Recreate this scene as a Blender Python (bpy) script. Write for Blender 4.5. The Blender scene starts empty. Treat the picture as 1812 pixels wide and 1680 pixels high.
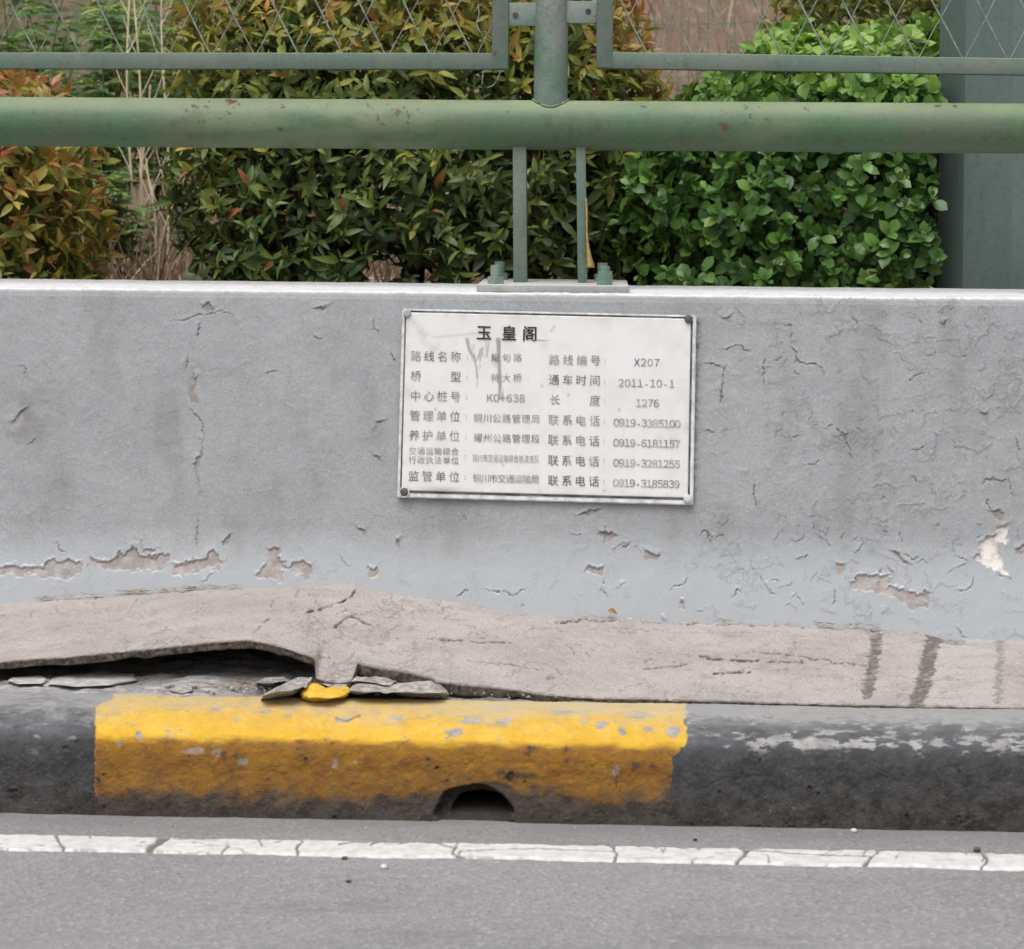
import bpy, bmesh, math, random
import numpy as np
from mathutils import Vector, Matrix
R = math.radians
rng = np.random.default_rng(7)
random.seed(7)
scene = bpy.context.scene
COL = scene.collection

# ------------------------------------------------------------------ camera
CAM = np.array([0.0, 0.0, 0.9]); F = 4000.0; PX, PY = 906.0, 330.0     # focal length and principal point, in photo pixels
YAW, ROLL = R(2.0), 0.009
fw = np.array([-math.sin(YAW), math.cos(YAW), 0]); rt0 = np.array([math.cos(YAW), math.sin(YAW), 0]); up0 = np.array([0, 0, 1.0])
rt = rt0 * math.cos(ROLL) + up0 * math.sin(ROLL); up = up0 * math.cos(ROLL) - rt0 * math.sin(ROLL)
cd = bpy.data.cameras.new('camera'); cam = bpy.data.objects.new('camera', cd); COL.objects.link(cam)
cd.sensor_width = 36; cd.lens = F / 1812 * 36; cd.shift_y = -(840 - PY) / 1812; cd.clip_start = 0.05; cd.clip_end = 2000
cam.matrix_world = Matrix(((rt[0], up[0], -fw[0], CAM[0]), (rt[1], up[1], -fw[1], CAM[1]), (rt[2], up[2], -fw[2], CAM[2]), (0, 0, 0, 1)))
cd.dof.use_dof = True; cd.dof.focus_distance = 3.85; cd.dof.aperture_fstop = 9.0
scene.camera = cam

# ------------------------------------------------------------------ light: overcast day
SUN_EL, SUN_AZ = R(62), R(200)          # azimuth from +Y, clockwise: behind the camera
w = bpy.data.worlds.new('World'); scene.world = w; w.use_nodes = True
nt = w.node_tree; bg = nt.nodes['Background']
sky = nt.nodes.new('ShaderNodeTexSky'); sky.sky_type = 'NISHITA'; sky.sun_disc = False
sky.sun_elevation = SUN_EL; sky.sun_rotation = SUN_AZ; sky.air_density = 1.0; sky.dust_density = 5.0; sky.ozone_density = 1.0
hs = nt.nodes.new('ShaderNodeHueSaturation'); hs.inputs['Saturation'].default_value = 0.28
nt.links.new(sky.outputs[0], hs.inputs['Color']); nt.links.new(hs.outputs[0], bg.inputs[0])
bg.inputs[1].default_value = 0.14
sd_ = bpy.data.lights.new('sun', 'SUN'); sun = bpy.data.objects.new('sun', sd_); COL.objects.link(sun)
sd_.energy = 1.5; sd_.angle = R(50); sd_.color = (1.0, 0.975, 0.94)
sdir = Vector((math.sin(SUN_AZ) * math.cos(SUN_EL), math.cos(SUN_AZ) * math.cos(SUN_EL), math.sin(SUN_EL)))
sun.rotation_euler = sdir.to_track_quat('Z', 'Y').to_euler()
scene.view_settings.view_transform = 'Standard'; scene.view_settings.look = 'None'
scene.view_settings.gamma = 1; scene.view_settings.use_curve_mapping = False
scene.view_settings.exposure = 0.35

# ------------------------------------------------------------------ helpers: placing
def at(px, py, Y):
    d = fw + rt * ((px - PX) / F) + up * ((PY - py) / F)
    return CAM + d * (Y / d[1])
def atz(px, py, Z):
    d = fw + rt * ((px - PX) / F) + up * ((PY - py) / F)
    return CAM + d * ((Z - CAM[2]) / d[2])
def project(P):
    d = P - CAM
    z = d @ fw
    return PX + F * (d @ rt) / z, PY - F * (d @ up) / z
# ------------------------------------------------------------------ helpers: noise
def _h(ix, iy, seed):
    n = (ix.astype(np.int64) * 374761393 + iy.astype(np.int64) * 668265263 + seed * 974634777) & 0xffffffff
    n = ((n ^ (n >> 13)) * 1274126177) & 0xffffffff
    n = ((n ^ (n >> 16)) * 2246822519) & 0xffffffff
    return ((n ^ (n >> 15)) & 0xffffff) / float(0xffffff)
def vn(x, y, seed=0):
    x0 = np.floor(x); y0 = np.floor(y); fx = x - x0; fy = y - y0
    fx = fx * fx * (3 - 2 * fx); fy = fy * fy * (3 - 2 * fy)
    a = _h(x0, y0, seed); b = _h(x0 + 1, y0, seed); c = _h(x0, y0 + 1, seed); d = _h(x0 + 1, y0 + 1, seed)
    return (a + (b - a) * fx) * (1 - fy) + (c + (d - c) * fx) * fy
def fbm(x, y, octv=4, seed=0, gain=0.5):
    s = 0; a = 1; t = 0
    for o in range(octv):
        s = s + a * (vn(x * 2 ** o + 17.3 * o, y * 2 ** o - 9.1 * o, seed + o * 31) - 0.5); t += a; a *= gain
    return s / t * 2            # about -1..1
def ss(a, b, x):
    t = np.clip((x - a) / (b - a), 0, 1); return t * t * (3 - 2 * t)
def seg_d(x, y, a, b):
    ax, ay = a; bx, by = b; dx, dy = bx - ax, by - ay
    t = np.clip(((x - ax) * dx + (y - ay) * dy) / (dx * dx + dy * dy + 1e-9), 0, 1)
    qx = ax + t * dx; qy = ay + t * dy
    return np.hypot(x - qx, y - qy), y - qy, t
def poly_sd(x, y, pts):
    d = np.full(x.shape, 1e9); ins = np.zeros(x.shape, bool); n = len(pts)
    for i in range(n):
        a = pts[i]; b = pts[(i + 1) % n]
        d = np.minimum(d, seg_d(x, y, a, b)[0])
        c = (a[1] > y) != (b[1] > y)
        with np.errstate(divide='ignore', invalid='ignore'):
            xi = (b[0] - a[0]) * (y - a[1]) / (b[1] - a[1] + 1e-12) + a[0]
        ins ^= c & (x < xi)
    return np.where(ins, -d, d)
# ------------------------------------------------------------------ helpers: meshes
def tag(o, label=None, cat=None, group=None, kind=None):
    if label: o['label'] = label
    if cat: o['category'] = cat
    if group: o['group'] = group
    if kind: o['kind'] = kind
    return o
def link(name, me, mat, parent=None):
    o = bpy.data.objects.new(name, me); COL.objects.link(o)
    if mat is not None: me.materials.append(mat)
    if parent is not None:
        o.parent = parent
        o.matrix_parent_inverse = Matrix.Translation(-Vector(parent.location)) if parent.rotation_euler[2] == 0 else parent.matrix_basis.inverted()
    return o
def empty(name, loc):
    o = bpy.data.objects.new(name, None); o.empty_display_size = 0.05; o.location = loc; COL.objects.link(o); return o
def mk(name, V, Q, mat, parent=None, attrs=None, smooth=True):
    V = np.asarray(V, np.float32).reshape(-1, 3); Q = np.asarray(Q, np.int32)
    k = Q.shape[1]; me = bpy.data.meshes.new(name)
    me.vertices.add(len(V)); me.vertices.foreach_set('co', V.ravel())
    me.loops.add(Q.size); me.loops.foreach_set('vertex_index', Q.ravel())
    me.polygons.add(len(Q)); me.polygons.foreach_set('loop_start', np.arange(len(Q), dtype=np.int32) * k)
    if smooth: me.polygons.foreach_set('use_smooth', np.ones(len(Q), bool))
    for a, v in (attrs or {}).items():
        at_ = me.attributes.new(a, 'FLOAT', 'POINT'); at_.data.foreach_set('value', np.asarray(v, np.float32).ravel())
    me.update(calc_edges=True); me.validate()
    return link(name, me, mat, parent)
def grid_q(ny, nx):
    i = np.arange(ny * nx, dtype=np.int32).reshape(ny, nx)
    return np.stack([i[:-1, :-1], i[:-1, 1:], i[1:, 1:], i[1:, :-1]], -1).reshape(-1, 4)
def grid(name, P, mat, parent=None, attrs=None, flip=False):
    ny, nx = P.shape[:2]; q = grid_q(ny, nx)
    if flip: q = q[:, ::-1]
    return mk(name, P.reshape(-1, 3), q, mat, parent, attrs)
class MB:
    def __init__(s): s.bm = bmesh.new()
    def box(s, c, size, rot=None, bev=0.0, seg=2):
        M = Matrix.Translation(Vector(c)) @ (rot.to_4x4() if rot is not None else Matrix()) @ Matrix.Diagonal((*size, 1))
        r = bmesh.ops.create_cube(s.bm, size=1, matrix=M)
        if bev:
            es = list({e for v in r['verts'] for e in v.link_edges})
            bmesh.ops.bevel(s.bm, geom=es, offset=bev, segments=seg, affect='EDGES', profile=0.5)
        return s
    def tube(s, a, b, r, seg=12, r2=None, caps=True):
        a = Vector(a); b = Vector(b); d = b - a
        M = Matrix.Translation((a + b) / 2) @ d.to_track_quat('Z', 'Y').to_matrix().to_4x4()
        bmesh.ops.create_cone(s.bm, cap_ends=caps, segments=seg, radius1=r, radius2=r if r2 is None else r2, depth=d.length, matrix=M)
        return s
    def path(s, pts, rad, seg=6):
        rings = []
        pts = [Vector(p) for p in pts]
        for i, p in enumerate(pts):
            d = (pts[min(i + 1, len(pts) - 1)] - pts[max(i - 1, 0)]).normalized()
            u = d.orthogonal().normalized(); v = d.cross(u)
            rr = rad[i] if hasattr(rad, '__len__') else rad
            rings.append([s.bm.verts.new(p + (u * math.cos(k * 2 * math.pi / seg) + v * math.sin(k * 2 * math.pi / seg)) * rr) for k in range(seg)])
        for A, B in zip(rings, rings[1:]):
            for k in range(seg):
                s.bm.faces.new((A[k], A[(k + 1) % seg], B[(k + 1) % seg], B[k]))
        s.bm.faces.new(rings[0][::-1]); s.bm.faces.new(rings[-1])
        return s
    def prism(s, pts, z0, z1):                      # outline in x,y
        a = [s.bm.verts.new((x, y, z0)) for x, y in pts]; b = [s.bm.verts.new((x, y, z1)) for x, y in pts]
        n = len(pts)
        s.bm.faces.new(a[::-1]); s.bm.faces.new(b)
        for i in range(n): s.bm.faces.new((a[i], a[(i + 1) % n], b[(i + 1) % n], b[i]))
        return s
    def build(s, name, mat, parent=None, smooth=True):
        bmesh.ops.recalc_face_normals(s.bm, faces=s.bm.faces)
        me = bpy.data.meshes.new(name); s.bm.to_mesh(me); s.bm.free()
        if smooth:
            me.polygons.foreach_set('use_smooth', np.ones(len(me.polygons), bool))
            me.set_sharp_from_angle(angle=R(38))
        return link(name, me, mat, parent)
# ------------------------------------------------------------------ helpers: materials
class NT:
    def __init__(s, name, rough=0.8, spec=0.3):
        s.m = bpy.data.materials.new(name); s.m.use_nodes = True; s.t = s.m.node_tree
        s.b = s.t.nodes['Principled BSDF']; s.b.inputs['Roughness'].default_value = rough
        s.b.inputs['Specular IOR Level'].default_value = spec
        s.co = s.t.nodes.new('ShaderNodeTexCoord').outputs['Object']
        g = s.t.nodes.new('ShaderNodeNewGeometry'); s.pos = g.outputs['Position']; s.nor = g.outputs['Normal']
    def node(s, ty, **kw):
        n = s.t.nodes.new(ty)
        for k, v in kw.items(): setattr(n, k, v)
        return n
    def put(s, sock, v):
        if isinstance(v, bpy.types.NodeSocket): s.t.links.new(v, sock)
        else: sock.default_value = v
    def noise(s, scale, detail=4, rough=0.55, vec=None, st=None, dist=0.0):
        v = vec or s.pos
        if st: 
            mp = s.node('ShaderNodeMapping'); mp.inputs['Scale'].default_value = st; s.t.links.new(v, mp.inputs['Vector']); v = mp.outputs[0]
        n = s.node('ShaderNodeTexNoise'); n.inputs['Scale'].default_value = scale; n.inputs['Detail'].default_value = detail
        n.inputs['Roughness'].default_value = rough; n.inputs['Distortion'].default_value = dist
        s.t.links.new(v, n.inputs['Vector']); return n.outputs['Fac']
    def vor(s, scale, st=None, feature='F1', out='Distance'):
        v = s.pos
        if st:
            mp = s.node('ShaderNodeMapping'); mp.inputs['Scale'].default_value = st; s.t.links.new(v, mp.inputs['Vector']); v = mp.outputs[0]
        n = s.node('ShaderNodeTexVoronoi', feature=feature); n.inputs['Scale'].default_value = scale
        s.t.links.new(v, n.inputs['Vector']); return n.outputs[out]
    def attr(s, name): return s.node('ShaderNodeAttribute', attribute_name=name).outputs['Fac']
    def rng(s, v, a, b, c=0.0, d=1.0):
        n = s.node('ShaderNodeMapRange', interpolation_type='SMOOTHSTEP'); s.put(n.inputs['Value'], v)
        for k, x in zip(('From Min', 'From Max', 'To Min', 'To Max'), (a, b, c, d)): n.inputs[k].default_value = x
        return n.outputs['Result']
    def math(s, op, a, b=0.0):
        n = s.node('ShaderNodeMath', operation=op); s.put(n.inputs[0], a); s.put(n.inputs[1], b); return n.outputs[0]
    def mix(s, f, a, b, mode='MIX'):
        n = s.node('ShaderNodeMix', data_type='RGBA', blend_type=mode); s.put(n.inputs[0], f)
        s.put(n.inputs[6], a if not isinstance(a, tuple) else (*a, 1)); s.put(n.inputs[7], b if not isinstance(b, tuple) else (*b, 1)); return n.outputs[2]
    def ramp(s, f, stops):
        n = s.node('ShaderNodeValToRGB'); s.put(n.inputs[0], f); e = n.color_ramp.elements
        while len(e) < len(stops): e.new(0.5)
        for x, (p, c) in zip(e, stops): x.position = p; x.color = (*c, 1)
        return n.outputs[0]
    def nz(s):
        n = s.node('ShaderNodeSeparateXYZ'); s.t.links.new(s.nor, n.inputs[0]); return n.outputs[2]
    def xyz(s):
        n = s.node('ShaderNodeSeparateXYZ'); s.t.links.new(s.pos, n.inputs[0]); return n.outputs
    def bump(s, h, dist, strength=1.0):
        n = s.node('ShaderNodeBump'); n.inputs['Strength'].default_value = strength; n.inputs['Distance'].default_value = dist
        s.put(n.inputs['Height'], h); s.t.links.new(n.outputs[0], s.b.inputs['Normal'])
    def done(s, col, rough=None):
        s.put(s.b.inputs['Base Color'], col if not isinstance(col, tuple) else (*col, 1))
        if rough is not None: s.put(s.b.inputs['Roughness'], rough)
        return s.m

# wall paint: grey blue, peeling
n = NT('wall_paint', 0.75, 0.25)
c = n.mix(n.rng(n.noise(5, 5, 0.6), 0.35, 0.65), (0.262, 0.274, 0.286), (0.300, 0.312, 0.324))
c = n.mix(n.rng(n.noise(9, 6, 0.65, st=(1, 1, 0.25)), 0.5, 0.75, 0, 0.45), c, (0.245, 0.248, 0.242))
c = n.mix(n.rng(n.noise(60, 5, 0.7), 0.5, 0.8, 0, 0.6), c, (0.37, 0.375, 0.38))
c = n.mix(n.rng(n.noise(13, 6, 0.7, st=(1, 1, 0.8)), 0.52, 0.70, 0, 0.55), c, (0.265, 0.262, 0.25))
c = n.mix(n.rng(n.noise(26, 5, 0.75, st=(1, 1, 0.4)), 0.56, 0.74, 0, 0.5), c, (0.225, 0.225, 0.225))
c = n.mix(n.rng(n.noise(330, 3, 0.7), 0.5, 0.70, 0, 0.55), c, (0.43, 0.435, 0.44))
c = n.mix(n.rng(n.noise(200, 4, 0.8), 0.52, 0.70, 0, 0.6), c, (0.17, 0.172, 0.174))
c = n.mix(n.attr('stain'), c, (0.17, 0.165, 0.155))
c = n.mix(n.attr('flare_tone'), c, (0.283, 0.300, 0.316))
sub = n.mix(n.rng(n.noise(45, 5, 0.7), 0.4, 0.65), (0.225, 0.203, 0.195), (0.315, 0.29, 0.28))
c = n.mix(n.attr('peel'), c, sub)
c = n.mix(n.attr('white'), c, n.mix(n.rng(n.noise(60, 4), 0.4, 0.6), (0.44, 0.40, 0.37), (0.60, 0.57, 0.535)))
top_pale = n.math('MULTIPLY', n.rng(n.nz(), 0.55, 0.95), n.rng(n.noise(90, 5, 0.7, st=(0.3, 1, 1)), 0.28, 0.52, 0.45, 1.0))  # upward faces mixed paler, broken up by noise
c = n.mix(top_pale, c, n.mix(n.rng(n.noise(70, 5, 0.75), 0.45, 0.65), (0.64, 0.64, 0.635), (0.52, 0.52, 0.51)))
c = n.mix(n.attr('crack_dark'), c, (0.035, 0.03, 0.028))
n.bump(n.noise(420, 4, 0.65), 0.0012, 0.55)
M_WALL = n.done(c)

# pavement screed
n = NT('pavement_screed', 0.9, 0.15)
c = n.mix(n.rng(n.noise(7, 5, 0.6), 0.35, 0.65), (0.375, 0.335, 0.312), (0.445, 0.403, 0.378))
c = n.mix(n.rng(n.noise(28, 6, 0.7, st=(0.7, 0.5, 0.5)), 0.5, 0.70, 0, 0.6), c, (0.25, 0.224, 0.21))
c = n.mix(n.attr('pale'), c, (0.47, 0.437, 0.42))
c = n.mix(n.rng(n.noise(330, 4, 0.8, st=(1, 0.45, 0.6)), 0.5, 0.68, 0, 0.55), c, (0.19, 0.168, 0.155))
c = n.mix(n.rng(n.noise(280, 4, 0.8, st=(1, 0.4, 0.6)), 0.54, 0.68, 0, 0.75), c, (0.57, 0.54, 0.52))
c = n.mix(n.rng(n.noise(80, 5, 0.75, st=(0.8, 0.4, 0.5)), 0.58, 0.70, 0, 0.55), c, (0.19, 0.168, 0.155))
c = n.mix(n.attr('stain'), c, n.mix(n.rng(n.noise(160, 3, 0.7), 0.45, 0.6), (0.135, 0.125, 0.116), (0.20, 0.187, 0.175)))
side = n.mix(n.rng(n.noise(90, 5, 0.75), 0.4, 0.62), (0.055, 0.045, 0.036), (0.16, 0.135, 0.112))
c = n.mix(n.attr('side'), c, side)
c = n.mix(n.attr('crack_dark'), c, (0.045, 0.034, 0.03))
n.bump(n.math('ADD', n.noise(260, 5, 0.8), n.noise(60, 3, 0.6)), 0.0035, 0.8)
M_SLAB = n.done(c)

# exposed mortar bed
n = NT('mortar_bed', 0.95, 0.1)
c = n.mix(n.rng(n.noise(22, 6, 0.7), 0.38, 0.62), (0.17, 0.155, 0.142), (0.33, 0.305, 0.285))
c = n.mix(n.attr('pale'), c, n.mix(n.rng(n.noise(60, 5, 0.7, st=(0.3, 1, 1)), 0.4, 0.62), (0.26, 0.25, 0.245), (0.45, 0.44, 0.435)))
n.bump(n.noise(160, 6, 0.75), 0.006, 0.8)
M_BED = n.done(c)

# rubble
n = NT('rubble', 0.95, 0.1)
c = n.mix(n.rng(n.noise(70, 6, 0.7), 0.38, 0.62), (0.23, 0.212, 0.196), (0.45, 0.42, 0.395))
c = n.mix(n.rng(n.noise(240, 4, 0.75), 0.52, 0.68, 0, 0.6), c, (0.10, 0.09, 0.08))
n.bump(n.noise(200, 5, 0.7), 0.004, 0.8)
M_RUB = n.done(c)

# kerb: yellow / black paint, worn
n = NT('kerb_paint', 0.62, 0.3)
nz = n.nz()
conc = n.mix(n.rng(n.noise(60, 6, 0.7), 0.35, 0.65), (0.25, 0.24, 0.235), (0.45, 0.44, 0.43))
yel = n.mix(n.rng(n.noise(30, 5, 0.65), 0.35, 0.68), (0.72, 0.405, 0.016), (0.80, 0.50, 0.045))
yel = n.mix(n.rng(n.noise(300, 4, 0.7), 0.52, 0.75, 0, 0.5), yel, (0.42, 0.20, 0.01))
blk = n.mix(n.rng(n.noise(24, 5, 0.65), 0.35, 0.65), (0.058, 0.060, 0.068), (0.090, 0.094, 0.106))
c = n.mix(n.attr('yellow'), blk, yel)
c = n.mix(n.math('MULTIPLY', n.attr('soil'), n.attr('yellow')), c, n.mix(n.rng(n.noise(50, 5, 0.7), 0.38, 0.64), (0.27, 0.118, 0.013), (0.20, 0.092, 0.018)))
c = n.mix(n.attr('worn'), c, conc)
c = n.mix(n.attr('top_pale'), c, n.mix(n.attr('yellow'), (0.36, 0.355, 0.352), (0.60, 0.49, 0.29)))
gr = n.mix(n.rng(n.noise(40, 6, 0.75), 0.38, 0.62), (0.028, 0.026, 0.025), (0.066, 0.061, 0.054))
gr = n.mix(n.math('MULTIPLY', n.attr('yellow'), 0.12), gr, (0.095, 0.062, 0.036))
c = n.mix(n.attr('grime_shade'), c, gr)
c = n.mix(n.attr('crack_dark'), c, (0.03, 0.026, 0.022))
c = n.mix(n.rng(n.noise(240, 4, 0.8), 0.58, 0.70, 0, 0.45), c, n.mix(1.0, c, (0.40, 0.37, 0.34), 'MULTIPLY'))
c = n.mix(n.rng(n.noise(210, 4, 0.8, vec=n.co, st=(1, 1.3, 1.2)), 0.58, 0.70, 0, 0.35), c, (0.34, 0.32, 0.30))
n.bump(n.math('ADD', n.noise(200, 5, 0.8), n.noise(700, 2, 0.6)), 0.0038, 0.8)
M_KERB = n.done(c)

# asphalt
n = NT('asphalt', 0.88, 0.25)
c = n.mix(n.rng(n.noise(2.2, 5, 0.6), 0.35, 0.65), (0.225, 0.22, 0.225), (0.275, 0.266, 0.272))
ag = n.vor(190, out='Color')
sep = n.node('ShaderNodeSeparateColor'); n.t.links.new(ag, sep.inputs[0])
c = n.mix(n.rng(sep.outputs[0], 0.0, 1.0, 0.0, 0.75), c, n.ramp(sep.outputs[1], [(0, (0.185, 0.18, 0.184)), (0.5, (0.28, 0.27, 0.276)), (1, (0.39, 0.375, 0.377))]))
c = n.mix(n.rng(n.noise(75, 3, 0.6), 0.69, 0.74, 0, 0.85), c, (0.075, 0.07, 0.07))
c = n.mix(n.rng(n.noise(60, 3, 0.6, vec=n.co, st=(1, 1.1, 1)), 0.70, 0.74, 0, 0.7), c, (0.5, 0.48, 0.47))
c = n.mix(n.rng(n.noise(700, 2, 0.6), 0.52, 0.75, 0, 0.45), c, (0.14, 0.135, 0.138))
y = n.xyz()[1]
gut = n.math('MULTIPLY', n.rng(y, 3.06, 3.19), n.rng(n.noise(14, 5, 0.6, st=(0.5, 1, 1)), 0.3, 0.6, 0.35, 0.85))
c = n.mix(n.rng(n.noise(5, 6, 0.7, st=(0.5, 1.6, 1)), 0.52, 0.68, 0, 0.5), c, (0.17, 0.165, 0.168))
c = n.mix(gut, c, (0.19, 0.182, 0.18))
n.bump(n.math('ADD', n.vor(190), n.noise(420, 3, 0.7)), 0.0035, 0.7)
M_ROAD = n.done(c)

n = NT('line_paint', 0.7, 0.3)
c = n.mix(n.rng(n.noise(60, 6, 0.7), 0.4, 0.62), (0.58, 0.565, 0.55), (0.48, 0.465, 0.45))
c = n.mix(n.rng(n.noise(300, 4, 0.75), 0.55, 0.72, 0, 0.35), c, (0.30, 0.285, 0.27))
c = n.mix(n.attr('crack_dark'), c, (0.13, 0.12, 0.11))
n.bump(n.noise(300, 4, 0.7), 0.002, 0.5)
M_LINE = n.done(c)

def steel(name, base, grey, dust_lit, rust=0.5, rustscale=7, top=(0.32, 0.36, 0.235)):
    n = NT(name, 0.55, 0.35)
    c = n.mix(n.rng(n.noise(6, 5, 0.6), 0.38, 0.66), base, grey)
    c = n.mix(n.rng(n.noise(70, 5, 0.7), 0.48, 0.75, 0, 0.6), c, tuple(x * 0.6 for x in base))
    c = n.mix(n.rng(n.noise(150, 4, 0.75, st=(0.4, 1, 1)), 0.55, 0.74, 0, 0.0 if name.startswith('column') else 0.35), c, tuple(min(1, x * 1.7 + .02) for x in grey))
    c = n.mix(n.rng(n.noise(9, 5, 0.7, st=(2.5, 2.5, 0.5)), 0.56, 0.72, 0, 0.5), c, tuple(x * 0.55 for x in grey))
    d = n.math('MULTIPLY', n.rng(n.nz(), 0.25, 0.95), n.rng(n.noise(5, 5, 0.7), 0.25, 0.7, dust_lit * 0.5, dust_lit))  # upward faces paler: dust, plus light-from-above contrast painted in
    c = n.mix(d, c, top)
    chips = n.math('MULTIPLY', n.rng(n.noise(42, 5, 0.62), 0.655, 0.68), n.rng(n.noise(rustscale, 2, 0.5), 0.5, 0.6, 0, rust))
    c = n.mix(chips, c, n.mix(n.rng(n.noise(120, 3), 0.4, 0.6), (0.13, 0.045, 0.028), (0.045, 0.04, 0.032)))
    if name.startswith('green_pipe'):
        c = n.mix(n.attr('chalk'), c, (0.165, 0.195, 0.115)); c = n.mix(n.attr('bare'), c, (0.055, 0.052, 0.038)); c = n.mix(n.attr('rust'), c, (0.10, 0.043, 0.027))
    c = n.mix(n.rng(n.noise(260, 3, 0.7), 0.62, 0.7, 0, 0.5), c, (0.06, 0.065, 0.055))
    n.bump(n.math('SUBTRACT', n.noise(220, 4, 0.65), n.math('MULTIPLY', chips, 1.2)), 0.0012, 0.5)
    return n.done(c)
M_PIPE = steel('green_pipe_paint', (0.058, 0.124, 0.062), (0.085, 0.115, 0.070), 0.8, 0.3, 4.5, (0.25, 0.295, 0.175))
M_FRAME = steel('grey_green_frame_paint', (0.095, 0.142, 0.112), (0.130, 0.155, 0.132), 0.6, 0.5)
M_BASE = steel('base_plate_paint', (0.26, 0.275, 0.265), (0.33, 0.335, 0.32), 0.9, 0.2, 7, (0.50, 0.50, 0.47))
M_BOLT = steel('bolt_paint', (0.11, 0.19, 0.155), (0.20, 0.22, 0.20), 0.7, 0.4)
M_COLUMN = steel('column_paint', (0.098, 0.138, 0.128), (0.108, 0.145, 0.136), 0.3, 0.0)
def flat(name, a, b, scale=40, rough=0.7, spec=0.3, bump=0.0, metal=0.0):
    n = NT(name, rough, spec); c = n.mix(n.rng(n.noise(scale, 5, 0.65), 0.35, 0.65), a, b)
    if bump: n.bump(n.noise(scale * 4, 4, 0.7), bump, 0.6)
    n.b.inputs['Metallic'].default_value = metal
    return n.done(c)
M_WIRE = flat('galvanised_wire', (0.13, 0.14, 0.13), (0.26, 0.275, 0.25), 60, 0.5)
M_HOLE = flat('bolt_hole', (0.03, 0.03, 0.03), (0.06, 0.055, 0.05), 60)
M_GWIRE = flat('green_wire', (0.03, 0.15, 0.10), (0.06, 0.20, 0.13), 30, 0.5)
M_RIBBON = flat('yellow_strip', (0.30, 0.20, 0.06), (0.42, 0.31, 0.13), 90, 0.8)
M_RIM = flat('plaque_rim', (0.42, 0.42, 0.42), (0.66, 0.66, 0.65), 45, 0.45, 0.5)
M_GAP = flat('plaque_groove', (0.035, 0.034, 0.036), (0.14, 0.135, 0.13), 25, 0.7)
M_SCREW_G = flat('grey_screw', (0.27, 0.27, 0.265), (0.38, 0.38, 0.37), 200, 0.5)
M_SCREW_D = flat('dark_screw', (0.06, 0.055, 0.052), (0.13, 0.12, 0.115), 200, 0.5)
M_SCREW_W = flat('pale_screw', (0.45, 0.46, 0.45), (0.58, 0.59, 0.58), 200, 0.5)
M_BARK = flat('bark', (0.035, 0.028, 0.022), (0.085, 0.07, 0.055), 60, 0.95, 0.1, 0.004)
M_PEB = flat('pale_pebble', (0.40, 0.38, 0.36), (0.58, 0.56, 0.53), 120, 0.9)
M_PEBD = flat('dark_pebble', (0.05, 0.045, 0.042), (0.10, 0.09, 0.085), 120, 0.9)
M_DRYLEAF = flat('dry_leaf', (0.20, 0.095, 0.035), (0.30, 0.16, 0.06), 90, 0.8)
M_PALE = flat('pale_mortar', (0.33, 0.315, 0.305), (0.47, 0.455, 0.445), 60, 0.95, 0.1, 0.003)
M_YCHIP = flat('yellow_painted_concrete', (0.55, 0.31, 0.02), (0.66, 0.42, 0.06), 70, 0.8, 0.3, 0.003)
M_STRAW = flat('straw', (0.50, 0.41, 0.27), (0.70, 0.60, 0.44), 12, 0.9)

n = NT('plaque_white', 0.5, 0.4)
c = n.mix(n.rng(n.noise(18, 5, 0.65), 0.4, 0.68), (0.635, 0.637, 0.635), (0.585, 0.582, 0.575))
c = n.mix(n.rng(n.noise(90, 5, 0.7), 0.62, 0.78, 0, 0.4), c, (0.42, 0.41, 0.40))
c = n.mix(n.attr('dirt'), c, (0.36, 0.325, 0.29))
c = n.mix(n.attr('smudge'), c, (0.20, 0.20, 0.19))
M_PLATE = n.done(c, n.rng(n.noise(30, 4), 0.3, 0.7, 0.4, 0.6))
n = NT('plaque_ink', 0.6, 0.3)
fade = n.rng(n.noise(38, 4, 0.65), 0.36, 0.66, 0.0, 0.55)
ink = n.mix(n.attr('ink'), (0.035, 0.033, 0.033), (0.36, 0.355, 0.35))
M_INK = n.done(n.mix(n.math('MULTIPLY', fade, n.rng(n.attr('ink'), 0.0, 0.2)), ink, (0.54, 0.535, 0.53)))

def leafmat(name, ramp, rough=0.42, trans=0.3, spec=0.4):
    n = NT(name, rough, spec)
    c = n.ramp(n.attr('hue'), ramp)
    v = n.attr('rnd')
    c = n.mix(n.rng(v, 0, 1, 0.0, 0.8), c, n.mix(1.0, c, (0.42, 0.46, 0.42), 'MULTIPLY'))
    c = n.mix(n.rng(n.noise(70, 3, 0.6), 0.5, 0.75, 0, 0.4), c, (0.10, 0.085, 0.03))
    n.done(c)
    tr = n.node('ShaderNodeBsdfTranslucent'); n.t.links.new(c, tr.inputs[0])
    ms = n.node('ShaderNodeMixShader'); ms.inputs[0].default_value = trans
    n.t.links.new(n.b.outputs[0], ms.inputs[1]); n.t.links.new(tr.outputs[0], ms.inputs[2])
    n.t.links.new(ms.outputs[0], n.t.nodes['Material Output'].inputs[0])
    return n.m
M_PHOT = leafmat('photinia_leaf', [(0, (0.070, 0.125, 0.038)), (0.3, (0.20, 0.265, 0.056)), (0.55, (0.42, 0.40, 0.075)), (0.8, (0.64, 0.31, 0.085)), (1, (0.55, 0.17, 0.10))])
M_EUON = leafmat('euonymus_leaf', [(0, (0.085, 0.20, 0.05)), (0.5, (0.19, 0.37, 0.07)), (1, (0.36, 0.56, 0.095))], 0.38, 0.28, 0.5)
M_WEED = leafmat('weed_leaf', [(0, (0.10, 0.17, 0.06)), (0.5, (0.20, 0.36, 0.09)), (1, (0.42, 0.46, 0.17))], 0.6, 0.35)
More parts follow.
